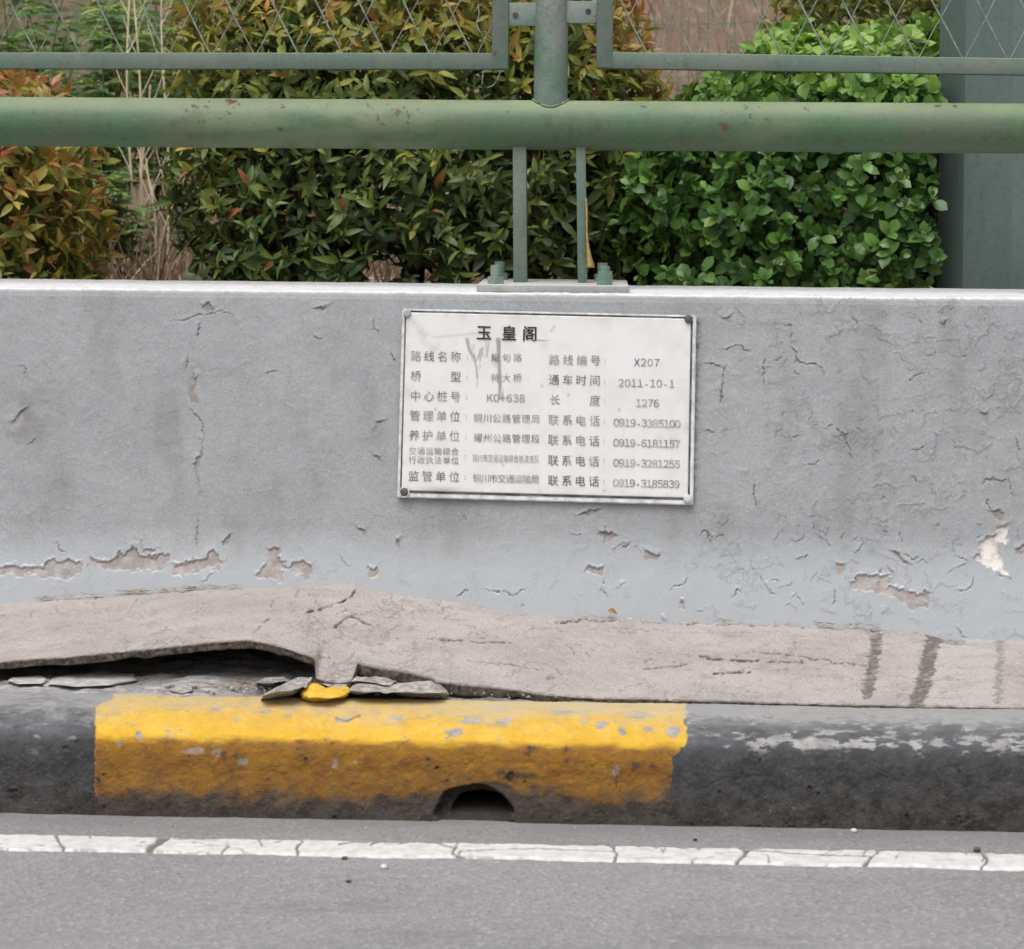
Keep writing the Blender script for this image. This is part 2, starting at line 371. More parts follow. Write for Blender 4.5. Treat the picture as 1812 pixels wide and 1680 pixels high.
M_DRYG = leafmat('dry_grass', [(0, (0.24, 0.15, 0.11)), (0.45, (0.42, 0.29, 0.21)), (0.7, (0.56, 0.47, 0.31)), (1, (0.16, 0.20, 0.07))], 0.9, 0.2, 0.1)
n = NT('bank_earth', 0.95, 0.1)
c = n.mix(n.rng(n.noise(1.6, 6, 0.65), 0.38, 0.62), (0.235, 0.155, 0.122), (0.185, 0.14, 0.105))
c = n.mix(n.rng(n.noise(14, 6, 0.7), 0.5, 0.7), c, (0.30, 0.22, 0.175))
c = n.mix(n.rng(n.noise(30, 5, 0.7), 0.55, 0.7), c, (0.10, 0.075, 0.05))
x = n.xyz()[0]
c = n.mix(n.rng(x, -2.1, -1.5, 0.75, 0.0), c, n.mix(n.rng(n.noise(6, 5, 0.7), 0.4, 0.6), (0.075, 0.085, 0.04), (0.13, 0.11, 0.07)))
n.bump(n.noise(30, 6, 0.7), 0.03, 0.8)
M_BANK = n.done(c)

# ------------------------------------------------------------------ big setting
def sheet(name, x0, x1, y0, y1, z, mat):
    V = [(x0, y0, z), (x1, y0, z), (x1, y1, z), (x0, y1, z)]
    return mk(name, V, [[0, 1, 2, 3]], mat, smooth=False)
tag(sheet('ground', -300, 300, -300, 300, -0.03, M_BANK), kind='structure')
# road: gentle unevenness
xs = np.concatenate([np.linspace(-40, -2, 40), np.arange(-1.98, 2, 0.02), np.linspace(2, 40, 40)])
ys = np.concatenate([np.linspace(-14, 2, 30), np.arange(2.02, 3.262, 0.02)])
X, Y = np.meshgrid(xs, ys)
Z = 0.0012 * fbm(X * 3, Y * 6, 4, 5) * ss(-1, 1, Y)
tag(grid('road', np.stack([X, Y, Z], -1), M_ROAD), kind='structure')

# ------------------------------------------------------------------ fine column spacing shared by the walls
def cols(lo, hi, d, far=5.0):
    return np.concatenate([np.linspace(-far, -2.3, 60)[:-1], np.arange(-2.3, lo - 0.001, 0.0045), np.arange(lo, hi, d), np.arange(hi + 0.001, 2.3, 0.0045), np.linspace(2.3, far, 60)])

# white edge line (paint film with cracks; gaps dip below the asphalt)
xs = np.concatenate([np.linspace(-30, -1, 200)[:-1], np.arange(-1, 1, 0.002), np.linspace(1, 30, 200)])
ys = np.linspace(2.985, 3.125, 70)
X, Y = np.meshgrid(xs, ys)
P = np.stack([X, Y, np.zeros_like(X)], -1); px, py = project(P)
front = 3.016 + 0.005 * fbm(X * 9, X * 0, 4, 8) + 0.0045 * fbm(X * 60, Y * 20, 3, 80); back = 3.079 + 0.005 * fbm(X * 8, X * 0 + 5, 4, 9) + 0.0045 * fbm(X * 60, Y * 20, 3, 81)
paint = ss(-0.0015, 0.0015, Y - front) * ss(-0.0015, 0.0015, back - Y)
crack_dark = np.zeros_like(X)
wob = 4 * fbm(px / 14, py / 5, 3, 3)
def ln(pts, wd, amt=1.0):
    global crack_dark
    for a, b in zip(pts, pts[1:]):
        d = seg_d(px + wob, (py + wob * 0.4) * 1.0, a, b)[0]
        crack_dark = np.maximum(crack_dark, amt * (1 - ss(wd * 0.5, wd, d)))
ln([(300, 1482), (278, 1497), (258, 1515)], 7)
ln([(100, 1482), (106, 1496), (114, 1504), (108, 1516)], 3)
ln([(530, 1484), (534, 1494), (527, 1505), (528, 1518)], 3); ln([(405, 1502), (392, 1512), (388, 1520)], 2.5)
ln([(600, 1499), (612, 1496), (700, 1493), (770, 1496), (806, 1506), (818, 1488)], 2.2); ln([(806, 1506), (800, 1516), (822, 1522)], 2.6)
ln([(1055, 1492), (1085, 1504), (1092, 1518), (1086, 1528)], 2.6); ln([(1300, 1500), (1322, 1512), (1305, 1532)], 3.5)
ln([(1315, 1508), (1420, 1516), (1540, 1520)], 2.2); ln([(1555, 1508), (1543, 1522), (1530, 1536)], 3.2); ln([(1735, 1512), (1748, 1526), (1738, 1540)], 3.2)
ln([(820, 1510), (950, 1506), (1085, 1512)], 1.8, 0.8)
ln([(310, 1490), (420, 1488), (530, 1491)], 1.8, 0.8)
for k in range(60):
    x0 = rng.uniform(-400, 2200); y0 = rng.uniform(1480, 1535)
    ln([(x0, y0), (x0 + rng.uniform(-12, 12), y0 + rng.uniform(-12, 12))], 2.0, 0.8)
v_ = fbm(X * 16, Y * 34, 4, 67); gx_ = np.abs(np.gradient(v_, axis=1)) + np.abs(np.gradient(v_, axis=0)) + 1e-6
crack_dark = np.maximum(crack_dark, 0.55 * (1 - ss(0.3, 1.2, np.abs(v_) / gx_)) * ss(-0.1, 0.15, fbm(X * 6, Y * 20, 3, 68)))
wear = ss(0.35, 0.6, fbm(X * 30, Y * 70, 4, 66)) * 0.25
Z = 0.0042 * paint - 0.006 * (1 - paint) - 0.0028 * crack_dark
P[..., 2] = Z
tag(grid('road_line', P, M_LINE, attrs={'crack_dark': np.clip(crack_dark * 0.95 + wear, 0, 1)}), kind='structure')

# ------------------------------------------------------------------ parapet wall
WT = 0.711                                   # top of the wall
def face_y(z):                               # front face: upright above, flared foot below
    t = np.clip((0.30 - z) / 0.17, 0, 1.3)
    return 4.0 - 0.035 * (WT - z) / 0.43 - 0.085 * np.where(t < 0.5, t * t * 1.15, t * 1.0 - 0.2125)
pr = [(4.38, zz) for zz in np.linspace(0.30, 0.70, 10)]
pr += [(4.38 - 0.01 * (1 - math.cos(a)), 0.701 + 0.01 * math.sin(a)) for a in np.linspace(0.2, math.pi / 2, 5)]
pr += [(yy, WT) for yy in np.arange(4.365, 4.014, -0.004)]
rr = 0.011
pr += [(4.0 + rr - rr * math.sin(a), WT - rr + rr * math.cos(a)) for a in np.linspace(0, math.pi / 2, 9)]
pr += [(float(face_y(zz)), zz) for zz in np.arange(WT - rr - 0.0017, 0.06, -0.0017)]
pr = np.array(pr)
tn = np.gradient(pr, axis=0); tn /= np.linalg.norm(tn, axis=1)[:, None]
nrm = np.stack([tn[:, 1], -tn[:, 0]], 1)     # out of the concrete
xs = cols(-1.06, 1.06, 0.0017)
X = np.broadcast_to(xs, (len(pr), len(xs))).copy(); Yb = np.broadcast_to(pr[:, :1], X.shape); Zb = np.broadcast_to(pr[:, 1:], X.shape)
P = np.stack([X, Yb, Zb], -1); px, py = project(P)
onface = (np.arange(len(pr)) > 10 + 5 + 80)[:, None] * np.ones_like(X)
peel = np.zeros_like(X); white = np.zeros_like(X); crk_shade = np.zeros_like(X); lift = np.zeros_like(X); rec = np.zeros_like(X)
wx = 6 * fbm(px / 13, py / 13, 5, 11, 0.62); wy = 6 * fbm(px / 13, py / 13, 5, 12, 0.62)
wjag = fbm(px / 8, py / 8, 3, 13)
def region(x0, x1, y0, y1, m=26):
    cx = np.where((px.max(0) > x0 - m) & (px.min(0) < x1 + m))[0]; 
    if len(cx) == 0: return None
    sub = py[:, cx]
    ry = np.where((sub.max(1) > y0 - m) & (sub.min(1) < y1 + m))[0]
    ry = ry[ry > 95]
    if len(ry) == 0: return None
    return np.s_[ry[0]:ry[-1] + 1, cx[0]:cx[-1] + 1]
def patch(pts, depth=0.0010, lip=0.0032, wh=0.0, sc=1.0):
    q = np.array(pts, float); s = region(q[:, 0].min(), q[:, 0].max(), q[:, 1].min(), q[:, 1].max())
    if s is None: return
    x = px[s] + wx[s] * sc; y = py[s] + wy[s] * sc
    d = poly_sd(x, y, pts); m = 1 - ss(-1.0, 1.0, d)
    peel[s] = np.maximum(peel[s], m); white[s] = np.maximum(white[s], m * wh); rec[s] = np.maximum(rec[s], m * depth)
    above = ss(0.5, 3.0, d - poly_sd(x, y + 4, pts))
    lift[s] = np.maximum(lift[s], (1 - m) * lip * np.exp(-np.maximum(d, 0) / 5.0) * (0.03 + 0.97 * above))
    edge = np.exp(-((d + 1.0) / 1.6) ** 2) * ss(0.5, 3, poly_sd(x, y - 3, pts) - d)  # shadow line under the patch's upper lip, painted into the colour
    crk_shade[s] = np.maximum(crk_shade[s], edge * 0.5)
def crackline(pts, wd=1.3, lip=0.0018, amt=0.55, sc=0.8):
    q = np.array(pts, float); s = region(q[:, 0].min(), q[:, 0].max(), q[:, 1].min(), q[:, 1].max())
    if s is None: return
    x = px[s] + wx[s] * sc * 1.6; y = py[s] + wy[s] * sc * 1.6
    D = np.full(x.shape, 1e9); S = np.zeros(x.shape); n = len(pts) - 1
    T = np.zeros(x.shape)
    for i, (a, b) in enumerate(zip(pts, pts[1:])):
        d, dy, t = seg_d(x, y, a, b)
        nx_, ny_ = (b[1] - a[1]), -(b[0] - a[0])
        sg = (x - a[0]) * nx_ + (y - a[1]) * ny_
        if ny_ > 0 or (ny_ == 0 and nx_ < 0): sg = -sg
        k = d < D; D = np.where(k, d, D); S = np.where(k, sg, S); T = np.where(k, (i + t) / n, T)
    fade = np.clip(np.sin(np.pi * np.clip(T, 0.04, 0.96)) * 1.6, 0.15, 1)
    lift[s] = np.maximum(lift[s], np.where(S > 0, 1, 0.1) * lip * fade * np.exp(-D / 4.5))
    wv_ = wd * np.clip(0.9 + 1.1 * wjag[s], 0.25, 2)
    cm = (1 - ss(wv_ * 0.4, wv_, D)) * fade
    crk_shade[s] = np.maximum(crk_shade[s], cm * amt); rec[s] = np.maximum(rec[s], cm * 0.0025)
PATCHES = [
 [(-60,1004),(0,1001),(70,1003),(104,992),(131,996),(141,1001),(143,1015),(127,1025),(62,1021),(23,1019),(0,1021),(-60,1020)],
 [(158,990),(170,998),(193,994),(216,978),(239,972),(247,984),(270,986),(294,982),(297,998),(286,1013),(247,1011),(209,1009),(185,1011),(158,1007)],
 [(305,1005),(340,994),(371,978),(386,978),(398,998),(394,1007),(363,1001),(336,1017),(309,1017)],
 [(473,972),(492,974),(494,990),(514,1005),(537,998),(554,1001),(548,1021),(535,1023),(518,1009),(498,1009),(502,1028),(463,1028),(452,1021),(469,1001),(475,986)],
 [(653,1007),(668,1005),(670,1027),(649,1027)], [(396,959),(409,947),(407,967),(394,965)], [(247,957),(252,972),(278,974),(270,982),(249,978)],
 [(340,654),(344,669),(348,669),(346,689),(351,712),(340,710),(336,696)],
 [(357,777),(361,793),(357,812),(351,828),(350,847),(359,880),(351,878),(346,851),(342,820),(353,808)],
 [(367,534),(377,548),(367,555),(359,544)], [(554,550),(568,542),(581,544),(568,551)], [(23,750),(35,731),(50,723),(39,743),(29,754)],
 [(664,746),(680,743),(668,766),(658,766)], [(660,804),(674,808),(678,822),(668,816)],
 [(1748,905),(1771,899),(1777,909),(1779,927),(1767,921),(1757,913)],
 [(1505,1027),(1524,1018),(1572,1018),(1580,1031),(1568,1043),(1601,1043),(1605,1051),(1649,1051),(1641,1071),(1621,1079),(1601,1067),(1572,1053),(1507,1045)],
 [(1481,996),(1495,1002),(1493,1018),(1485,1027)], [(1797,972),(1812,962),(1830,990),(1799,982)], [(1732,731),(1750,727),(1752,759),(1744,751)],
 [(1663,573),(1675,571),(1673,585),(1665,583)], [(1279,561),(1293,559),(1295,571),(1283,567)],
 [(1045,1002),(1068,1008),(1066,1023),(1056,1018),(1035,1014)], [(1141,975),(1172,983),(1166,991),(1139,987)], [(703,956),(711,954),(709,981)],
 [(1202,1064),(1210,1066),(1214,1078),(1200,1080)], [(1575,975),(1590,980),(1600,992),(1612,998),(1600,1000)], [(633,935),(645,940),(648,955),(640,950)],
 [(1035,905),(1062,900),(1055,912),(1020,915)], [(1060,945),(1082,940),(1090,950),(1075,955)]]
for i, p in enumerate(PATCHES): patch(p, sc=2.2 if i < 5 or i == 15 else 1.3)
patch([(1765,931),(1785,929),(1781,960),(1767,964),(1775,990),(1783,1016),(1750,1006),(1724,990),(1734,982),(1732,962),(1763,946)], wh=1.0, sc=1.8)
CR = [[(356,572),(353,596)],[(334,627),(328,654)],[(332,719),(359,750),(361,777)],[(350,916),(351,943),(348,970)],[(297,571),(336,563),(367,557),(394,551),(409,557)],
 [(1374,571),(1400,579),(1404,614),(1416,642),(1455,648),(1457,670)],[(1271,618),(1305,612),(1333,624)],[(1730,698),(1748,706),(1758,694)],
 [(1066,1023),(1068,1047),(1077,1058)],[(805,1058),(828,1043)],[(844,1042),(871,1048),(890,1047),(909,1053),(925,1043),(940,1041)],
 [(1338,1014),(1351,1033),(1363,1047),(1375,1052)],[(1375,1039),(1398,1037),(1404,1029)],[(1182,1045),(1212,1033),(1214,1018)],[(1294,1058),(1303,1045),(1313,1047)],
 [(1688,1047),(1709,1047),(1720,1033),(1722,1020)],[(1405,989),(1425,987),(1436,981)],[(1568,1000),(1578,1012),(1570,1020)],[(1600,980),(1625,990)],
 [(1690,983),(1712,992)],[(1237,950),(1250,935),(1262,970)],[(1458,757),(1475,753)],[(1470,775),(1490,770),(1500,790),(1510,812)],[(1510,560),(1516,590)],[(1626,560),(1628,575)],
 [(664,560),(660,580),(668,590)],[(552,595),(560,600),(572,598)],[(100,960),(108,972),(118,975)],[(30,648),(45,650),(46,668)],[(700,640),(690,625)],
 [(620,1005),(600,985)],[(1090,1040),(1110,1035)],[(1100,970),(1118,960)],[(1240,760),(1262,768),(1270,758)],[(1742,850),(1765,848),(1785,855)],[(1740,880),(1752,902)],
 [(1780,845),(1790,860),(1795,880)],[(1795,770),(1805,800)],[(1280,665),(1275,690),(1278,720)],[(1355,635),(1350,680)],[(1335,850),(1336,900)],
 [(1480,760),(1500,775)],[(1610,800),(1640,790)],[(1605,840),(1630,852)],[(1240,650),(1262,640),(1280,650),(1278,680)],[(1430,820),(1450,815)]]
for i, p in enumerate(CR): crackline(p, amt=0.18 if i == 4 else (0.42 if p[0][0] < 700 else 0.55), lip=0.0008 if i == 4 else 0.0018)
for k in range(95):                          # small flakes, thicker on the right half and low down
    x0 = rng.choice([rng.uniform(-350, 2200), rng.uniform(1230, 2000), rng.uniform(1000, 1950), rng.uniform(1000, 2100), rng.uniform(1240, 2100)]); y0 = rng.uniform(530, 1110) if rng.random() < 0.55 else rng.uniform(930, 1110)
    if 690 < x0 < 1245 and 530 < y0 < 900: continue
    a = rng.uniform(-0.5, 0.5) + (math.pi / 2 if rng.random() < 0.3 else 0); pts = [(x0, y0)]
    for j in range(rng.integers(1, 4)):
        l = rng.uniform(6, 17); a += rng.normal(0, 0.7); pts.append((pts[-1][0] + l * math.cos(a), pts[-1][1] + l * math.sin(a)))
    low = y0 > 960
    crackline(pts, rng.uniform(0.9, 1.6), rng.uniform(0.0006, 0.0022) * (1.3 if low else 0.8), rng.uniform(0.1, 0.5) if low else rng.uniform(0.0, 0.2))
for x0 in np.arange(700, 1240, 2.2):          # along the plaque's bottom edge and right side
    pass
mR = ss(1180, 1330, px) * (1 - 0.5 * ss(940, 1000, py)) + 0.30 * ss(930, 1000, py) + 0.22
mR = np.clip(mR, 0, 1) * onface
for k_, (sx, sy, sd0, lo_, am) in enumerate([(70, 62, 301, 0.02, 1.0), (42, 55, 311, 0.10, 0.8), (27, 30, 321, 0.16, 0.7), (120, 34, 331, 0.12, 0.7)]):
    v_ = fbm(px / sx + 0.35 * wx / 6, py / sy + 0.35 * wy / 6, 4, sd0, 0.45); gx = np.abs(np.gradient(v_, axis=1)) + np.abs(np.gradient(v_, axis=0)) + 1e-6
    dpx = np.abs(v_) / gx                      # distance to the flake edge, in grid steps
    on = ss(lo_, lo_ + 0.12, fbm(px / 60, py / 60, 3, sd0 + 5) + 0.22 * mR - 0.27) * mR
    crk_shade = np.maximum(crk_shade, on * am * 0.24 * (1 - ss(0.35, 1.1, dpx)))
    lift = np.maximum(lift, on * am * 0.0011 * (v_ > 0) * np.exp(-dpx / 3.5))
far = np.abs(X) > 1.06
rough = 0.0010 * fbm(X * 6, Zb * 6, 4, 21) + 0.0007 * fbm(X * 45, Zb * 45, 4, 22) + 0.00022 * fbm(X * 260, Zb * 260, 2, 23)
ridge = 0.0006 * (1 - np.abs(fbm(X * 13 + 3, Zb * 13, 4, 27))) ** 8         # blistered paint ridges
disp = (rough + ridge + lift - rec) * onface + (1 - onface) * 0.0012 * fbm(X * 20, Yb * 20, 4, 24)
stain = ss(0.1, 0.7, fbm(px / 60, py / 190, 4, 31)) * 0.35
right_rough = np.exp(-((px - 1232 + (py - 560) * 0.033) / 9) ** 2) * ss(556, 566, py) * (1 - ss(885, 895, py))
stain = np.maximum(stain, right_rough * (0.3 + 0.7 * (fbm(px / 7, py / 7, 3, 33) > 0)))  # mottled darker strip along the plaque's right edge
disp = disp + right_rough * 0.003 * fbm(px / 8, py / 8, 3, 34)
left_stain = np.exp(-((px - 40) / 60) ** 2 - ((py - 740) / 60) ** 2) * ss(-0.2, 0.5, fbm(px / 22, py / 22, 4, 36)) * 0.6
stain = np.clip(np.maximum(stain, left_stain) * onface, 0, 1)
flare_tone = ss(925, 1010, py + 45 * fbm(px / 160, py / 90, 4, 41)) * onface * 0.8  # flared foot: its sky-lit bluish tone painted into the colour
P[..., 1] += disp * nrm[:, :1]; P[..., 2] += disp * nrm[:, 1:]
wall = grid('parapet_wall', P, M_WALL, attrs={'peel': peel, 'white': white, 'crack_dark': np.clip(crk_shade, 0, 1), 'stain': stain, 'flare_tone': flare_tone}, flip=True)
tag(wall, 'grey painted concrete parapet wall with peeling paint behind the pavement', 'parapet', kind='thing')

# ------------------------------------------------------------------ pavement: buckled screed slab, with the bed under it
def on_wall(x, y):                            # where the line of sight meets the wall face
    lo, hi = 3.5, 4.1
    for _ in range(40):
        m = (lo + hi) / 2; p = at(x, y, m)
        if m < face_y(p[2]): lo = m
        else: hi = m
    return p
bk = [on_wall(x, y) for x, y in [(-300,1100),(-120,1082),(0,1070),(100,1061),(200,1053),(300,1046),(420,1041),(540,1038),(600,1034),(628,1034),(660,1042),(700,1051),(780,1062),(850,1075),(930,1086),(1000,1094),(1100,1097),(1200,1101),(1320,1104),(1450,1108),(1560,1113),(1620,1118),(1680,1130),(1740,1132),(1812,1134),(2000,1138)]]
bx = np.array([p[0] for p in bk]); bz = np.array([p[2] for p in bk])
fr_ = [(-300,1215,3.40),(-150,1195,3.41),(0,1172,3.42),(100,1164,3.42),(200,1155,3.42),(300,1145,3.42),(380,1136,3.42),(440,1133,3.42),(480,1139,3.42),(520,1151,3.42),(552,1163,3.42),(557,1167,3.42),
      (558.5,1200,3.385),(580,1205,3.38),(600,1208,3.378),(618,1206,3.38),(624.5,1203,3.385),(626,1172,3.445),(660,1180,3.44),(700,1186,3.435),(730,1192,3.43),(764,1198,3.41),(772,1205,3.405),(830,1212,3.40),(900,1219,3.395),(960,1229,3.38),(1050,1235,3.37),(1250,1240,3.366),(1450,1246,3.366),(1600,1250,3.366),(1612,1250,3.366),(1812,1253,3.366),(2000,1257,3.366)]
fp = [at(x, y, Y_) for x, y, Y_ in fr_]
fx = np.array([p[0] for p in fp]); fy = np.array([p[1] for p in fp]); fz = np.array([p[2] for p in fp])
xs = cols(-1.0, 1.0, 0.0018)
zb = np.interp(xs, bx, bz); zf = np.interp(xs, fx, fz); yf = np.interp(xs, fx, fy); yb = face_y(zb)
k = np.hanning(9); k /= k.sum()
zb = np.convolve(np.pad(zb, 4, 'edge'), k, 'valid')
yf = yf + 0.0028 * fbm(xs * 55, xs * 0, 4, 51) + 0.0020 * fbm(xs * 190, xs * 0 + 7, 3, 57)
tk = 0.0125 + 0.003 * fbm(xs * 30, xs * 0 + 4, 3, 52)
ts = np.linspace(0, 1, 230)
tk = tk + 0.007 * ss(0, 0.01, xs - at(622, 1180, 3.42)[0]) * ss(0, 0.18, at(960, 1229, 3.38)[0] - xs)
kk_ = np.hanning(61); kk_ /= kk_.sum(); sel_ = ~((xs > at(552, 1163, 3.42)[0]) & (xs < at(632, 1172, 3.44)[0]))
zf_s = np.convolve(np.pad(np.interp(xs, xs[sel_], zf[sel_]), 30, 'edge'), kk_, 'valid'); yf_s = np.convolve(np.pad(np.interp(xs, xs[sel_], yf[sel_]), 30, 'edge'), kk_, 'valid')
def topz(t): return zf_s + (zb - zf_s) * t + (zf - zf_s) * (1 - ss(0, 0.20, t))
def topy(t): return yf_s + (yb - yf_s) * t + (yf - yf_s) * (1 - ss(0, 0.20, t))
rows = [np.stack([xs, yb + 0.0, zb - tk], -1)]
for t in np.linspace(0.75, 0, 8): rows.append(np.stack([xs, topy(t) + 0.003, topz(t) - tk], -1))
nund = len(rows)
for t in (0.8, 0.6, 0.4, 0.2): 
    rows.append(np.stack([xs, yf + 0.003 * t + 0.0025 * fbm(xs * 90, xs * 0 + t * 9, 3, 53), zf - tk * t], -1))
nside = len(rows)
for t in ts: rows.append(np.stack([xs, topy(t), topz(t)], -1))
rows.append(np.stack([xs, yb + 0.03, zb], -1))
P = np.stack(rows); px, py = project(P)
topm = (np.arange(len(P)) >= nside)[:, None] * np.ones(P.shape[:2])
crack_dark = np.zeros(P.shape[:2]); stain = np.zeros(P.shape[:2]); dz = np.zeros(P.shape[:2])
wx = 6 * fbm(px / 16, py / 9, 4, 61); wy = 6 * fbm(px / 12, py / 7, 5, 62, 0.6); jag = fbm(px / 7, py / 5, 3, 68); jag2 = fbm(px / 11, py / 6, 3, 69)
def sl(pts, wd=1.5, amt=0.9, lip=0.0):
    q = np.array(pts, float); x0, x1 = q[:, 0].min() - 20, q[:, 0].max() + 20
    cx = np.where((px[nside:].max(0) > x0) & (px[nside:].min(0) < x1))[0]
    if not len(cx): return
    s = np.s_[nside:, cx[0]:cx[-1] + 1]
    D = np.full(px[s].shape, 1e9); S = np.zeros(px[s].shape)
    for a, b in zip(pts, pts[1:]):
        d, dy, t = seg_d(px[s] + wx[s] * 0.6, py[s] + wy[s] * 0.8, a, b); kk = d < D; D = np.where(kk, d, D); S = np.where(kk, dy, S)
    wv_ = wd * (0.75 + 0.7 * jag[s]); brk = ss(-0.45, 0.05, jag2[s])
    m = (1 - ss(wv_ * 0.3, np.maximum(wv_, 0.4), D)) * brk
    crack_dark[s] = np.maximum(crack_dark[s], m * amt); dz[s] = dz[s] - m * 0.003 + lip * np.exp(-D / 7) * (S < 0)
sl([(545,1081),(570,1076),(600,1066),(618,1060),(628,1044)], 2.2, 0.95, 0.003); sl([(618,1060),(613,1078),(616,1085)], 1.6, 0.7)
sl([(592,1112),(605,1104),(612,1096),(622,1088),(640,1102),(668,1110)], 1.7, 0.8, 0.003)
sl([(440,1128),(452,1116),(468,1100),(475,1094)], 1.7, 0.75); sl([(215,1100),(235,1075),(245,1058)], 1.5, 0.35); sl([(350,1085),(365,1058)], 1.5, 0.3); sl([(478,1075),(487,1058)], 1.5, 0.35)
sl([(555,1160),(585,1165)], 1.6, 0.8); sl([(545,1130),(562,1140),(575,1150)], 1.5, 0.5)
sl([(756,1131),(820,1133),(860,1140),(905,1137)], 1.6, 0.75, 0.002); sl([(830,1168),(880,1176),(925,1180),(970,1187)], 1.5, 0.6, 0.001)
sl([(980,1103),(1030,1098),(1075,1090),(1100,1097)], 2.0, 0.8, 0.004); sl([(1100,1113),(1210,1118),(1330,1120)], 1.4, 0.4)
sl([(1000,1140),(1013,1148),(1016,1162)], 1.6, 0.6); sl([(1140,1183),(1180,1180),(1215,1178)], 1.8, 0.8, 0.002); sl([(1235,1164),(1290,1170),(1360,1172),(1420,1173)], 2.2, 0.85, 0.003)
sl([(1260,1193),(1300,1192),(1330,1190)], 2.6, 0.85, 0.003); sl([(1330,1153),(1400,1160),(1480,1172),(1535,1178)], 1.8, 0.75, 0.002); sl([(1360,1187),(1395,1185)], 2.0, 0.7); sl([(1420,1185),(1490,1178),(1535,1176)], 1.5, 0.6)
sl([(1630,1118),(1680,1128),(1700,1130)], 2.4, 0.8); sl([(880,1145),(900,1148)], 1.8, 0.6); sl([(1050,1242),(1200,1240),(1330,1246),(1400,1244),(1500,1252),(1610,1252)], 1.8, 0.9); sl([(150,1120),(190,1118)], 1.3, 0.4)
sl([(760,1130),(700,1129)], 1.4, 0.4); sl([(1560,1205),(1600,1212)], 1.3, 0.4)
bkp = [(x, y + 1.5) for x, y in [(60,1063),(120,1059),(200,1053),(300,1046),(360,1043)]]; sl(bkp, 2.2, 0.8)
sl([(1000,1096),(1100,1099),(1200,1103),(1320,1106),(1450,1110),(1560,1115)], 2.0, 0.7); sl([(1620,1120),(1680,1131)], 2.2, 0.7)
for kx in range(40):
    x0 = rng.uniform(-300, 2100); y0 = rng.uniform(1060, 1240); l = rng.uniform(8, 50)
    sl([(x0, y0), (x0 + l * 0.5, y0 + rng.uniform(-4, 4)), (x0 + l, y0 + rng.uniform(-7, 7))], 1.2, rng.uniform(0.1, 0.35), rng.uniform(0, 0.0006))
for sx_, sy_, sd0, th_ in ((60, 22, 401, 0.02), (34, 14, 411, 0.10)):
    v_ = fbm(px / sx_ + wx / 20, py / sy_ + wy / 20, 4, sd0, 0.5); gx_ = np.abs(np.gradient(v_, axis=1)) + np.abs(np.gradient(v_, axis=0)) + 1e-6
    zone = np.exp(-((px - 600) / 150) ** 2) * 0.30 + np.exp(-((px - 1250) / 260) ** 2 - ((py - 1165) / 34) ** 2) * 0.4
    m_ = ss(th_, th_ + 0.15, fbm(px / 70, py / 30, 3, sd0 + 4) + zone - 0.30) * (1 - ss(0.3, 1.2, np.abs(v_) / gx_)) * topm
    m_[:nside + 3] = 0
    crack_dark = np.maximum(crack_dark, 0.34 * m_); dz -= 0.0015 * m_
hn = 10 * fbm(px / 40, py / 3.0, 4, 63)       # ragged trowelled edges
def strip(a, b, wd, amt):
    d = seg_d(px + hn, py, a, b)[0]
    return amt * (1 - ss(wd * 0.8, wd * 1.1, d))
stain = np.maximum(stain, strip((1553,1122), (1535,1228), 10, 0.95)); stain = np.maximum(stain, strip((1655,1122), (1622,1252), 14, 0.97))
stain = np.maximum(stain, strip((1772,1130), (1765,1240), 7, 0.45)); stain = np.maximum(stain, strip((1650,1130), (1700,1134), 8, 0.6))
stain *= np.clip(0.95 + 0.9 * fbm(px / 9, py / 4, 4, 64), 0, 1.25)
stain = np.clip(stain, 0, 1) * topm
pale = 0.75 * ss(0, 10, px - (1655 + (py - 1122) * -0.25)) * ss(0, 14, (1775 - (py - 1130) * 0.06) - px) * ss(-0.6, 0.1, fbm(px / 50, py / 6, 4, 76)) * topm
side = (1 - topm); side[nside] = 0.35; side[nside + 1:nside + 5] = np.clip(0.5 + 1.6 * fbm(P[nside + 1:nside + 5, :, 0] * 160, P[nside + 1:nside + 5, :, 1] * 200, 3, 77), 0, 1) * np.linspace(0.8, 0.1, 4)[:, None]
und = 0.0016 * fbm(P[..., 0] * 14, P[..., 1] * 14, 4, 65) + 0.0010 * fbm(P[..., 0] * 70, P[..., 1] * 160, 4, 67, 0.65) + 0.0007 * fbm(P[..., 0] * 230, P[..., 1] * 230, 2, 70)
P[..., 2] += (und + dz - 0.002 * stain) * topm
side = np.clip(side + 0.0, 0, 1)
tag(grid('pavement', P, M_SLAB, attrs={'crack_dark': np.clip(crack_dark, 0, 1), 'stain': stain, 'side': side, 'pale': np.clip(pale, 0, 1)}), kind='structure')

# bed of old mortar behind the kerb, below the lifted slab
xs = cols(-1.0, 1.0, 0.004); ys = np.linspace(3.335, 3.90, 120)
X, Y = np.meshgrid(xs, ys); P = np.stack([X, Y, np.full_like(X, 0.13)], -1); px, py = project(P)
lowp = 1 - ss(-0.02, 0.05, X + 0.50)          # old level screed strips survive on the left
hole = np.exp(-((X + 0.32) / 0.22) ** 2) * ss(3.35, 3.40, Y)
pale = ss(-0.1, 0.15, 0.25 - (Y - 3.40) * 6 + 0.8 * fbm(X * 12, Y * 60, 4, 71)) * ss(0.0, 0.08, -0.50 - X + 0.05 * fbm(X * 20, Y * 20, 3, 72))
Zz = 0.131 + 0.004 * pale - 0.004 * hole + 0.005 * fbm(X * 22, Y * 22, 5, 73) + 0.003 * fbm(X * 90, Y * 90, 4, 74)
Zz = Zz + 0.013 * ss(3.40, 3.47, Y) * ss(0.0, -0.06, X) * ss(-0.75, -0.55, X)
Zz = np.where(X > 0.08, Zz - 0.03, Zz)
P[..., 2] = Zz
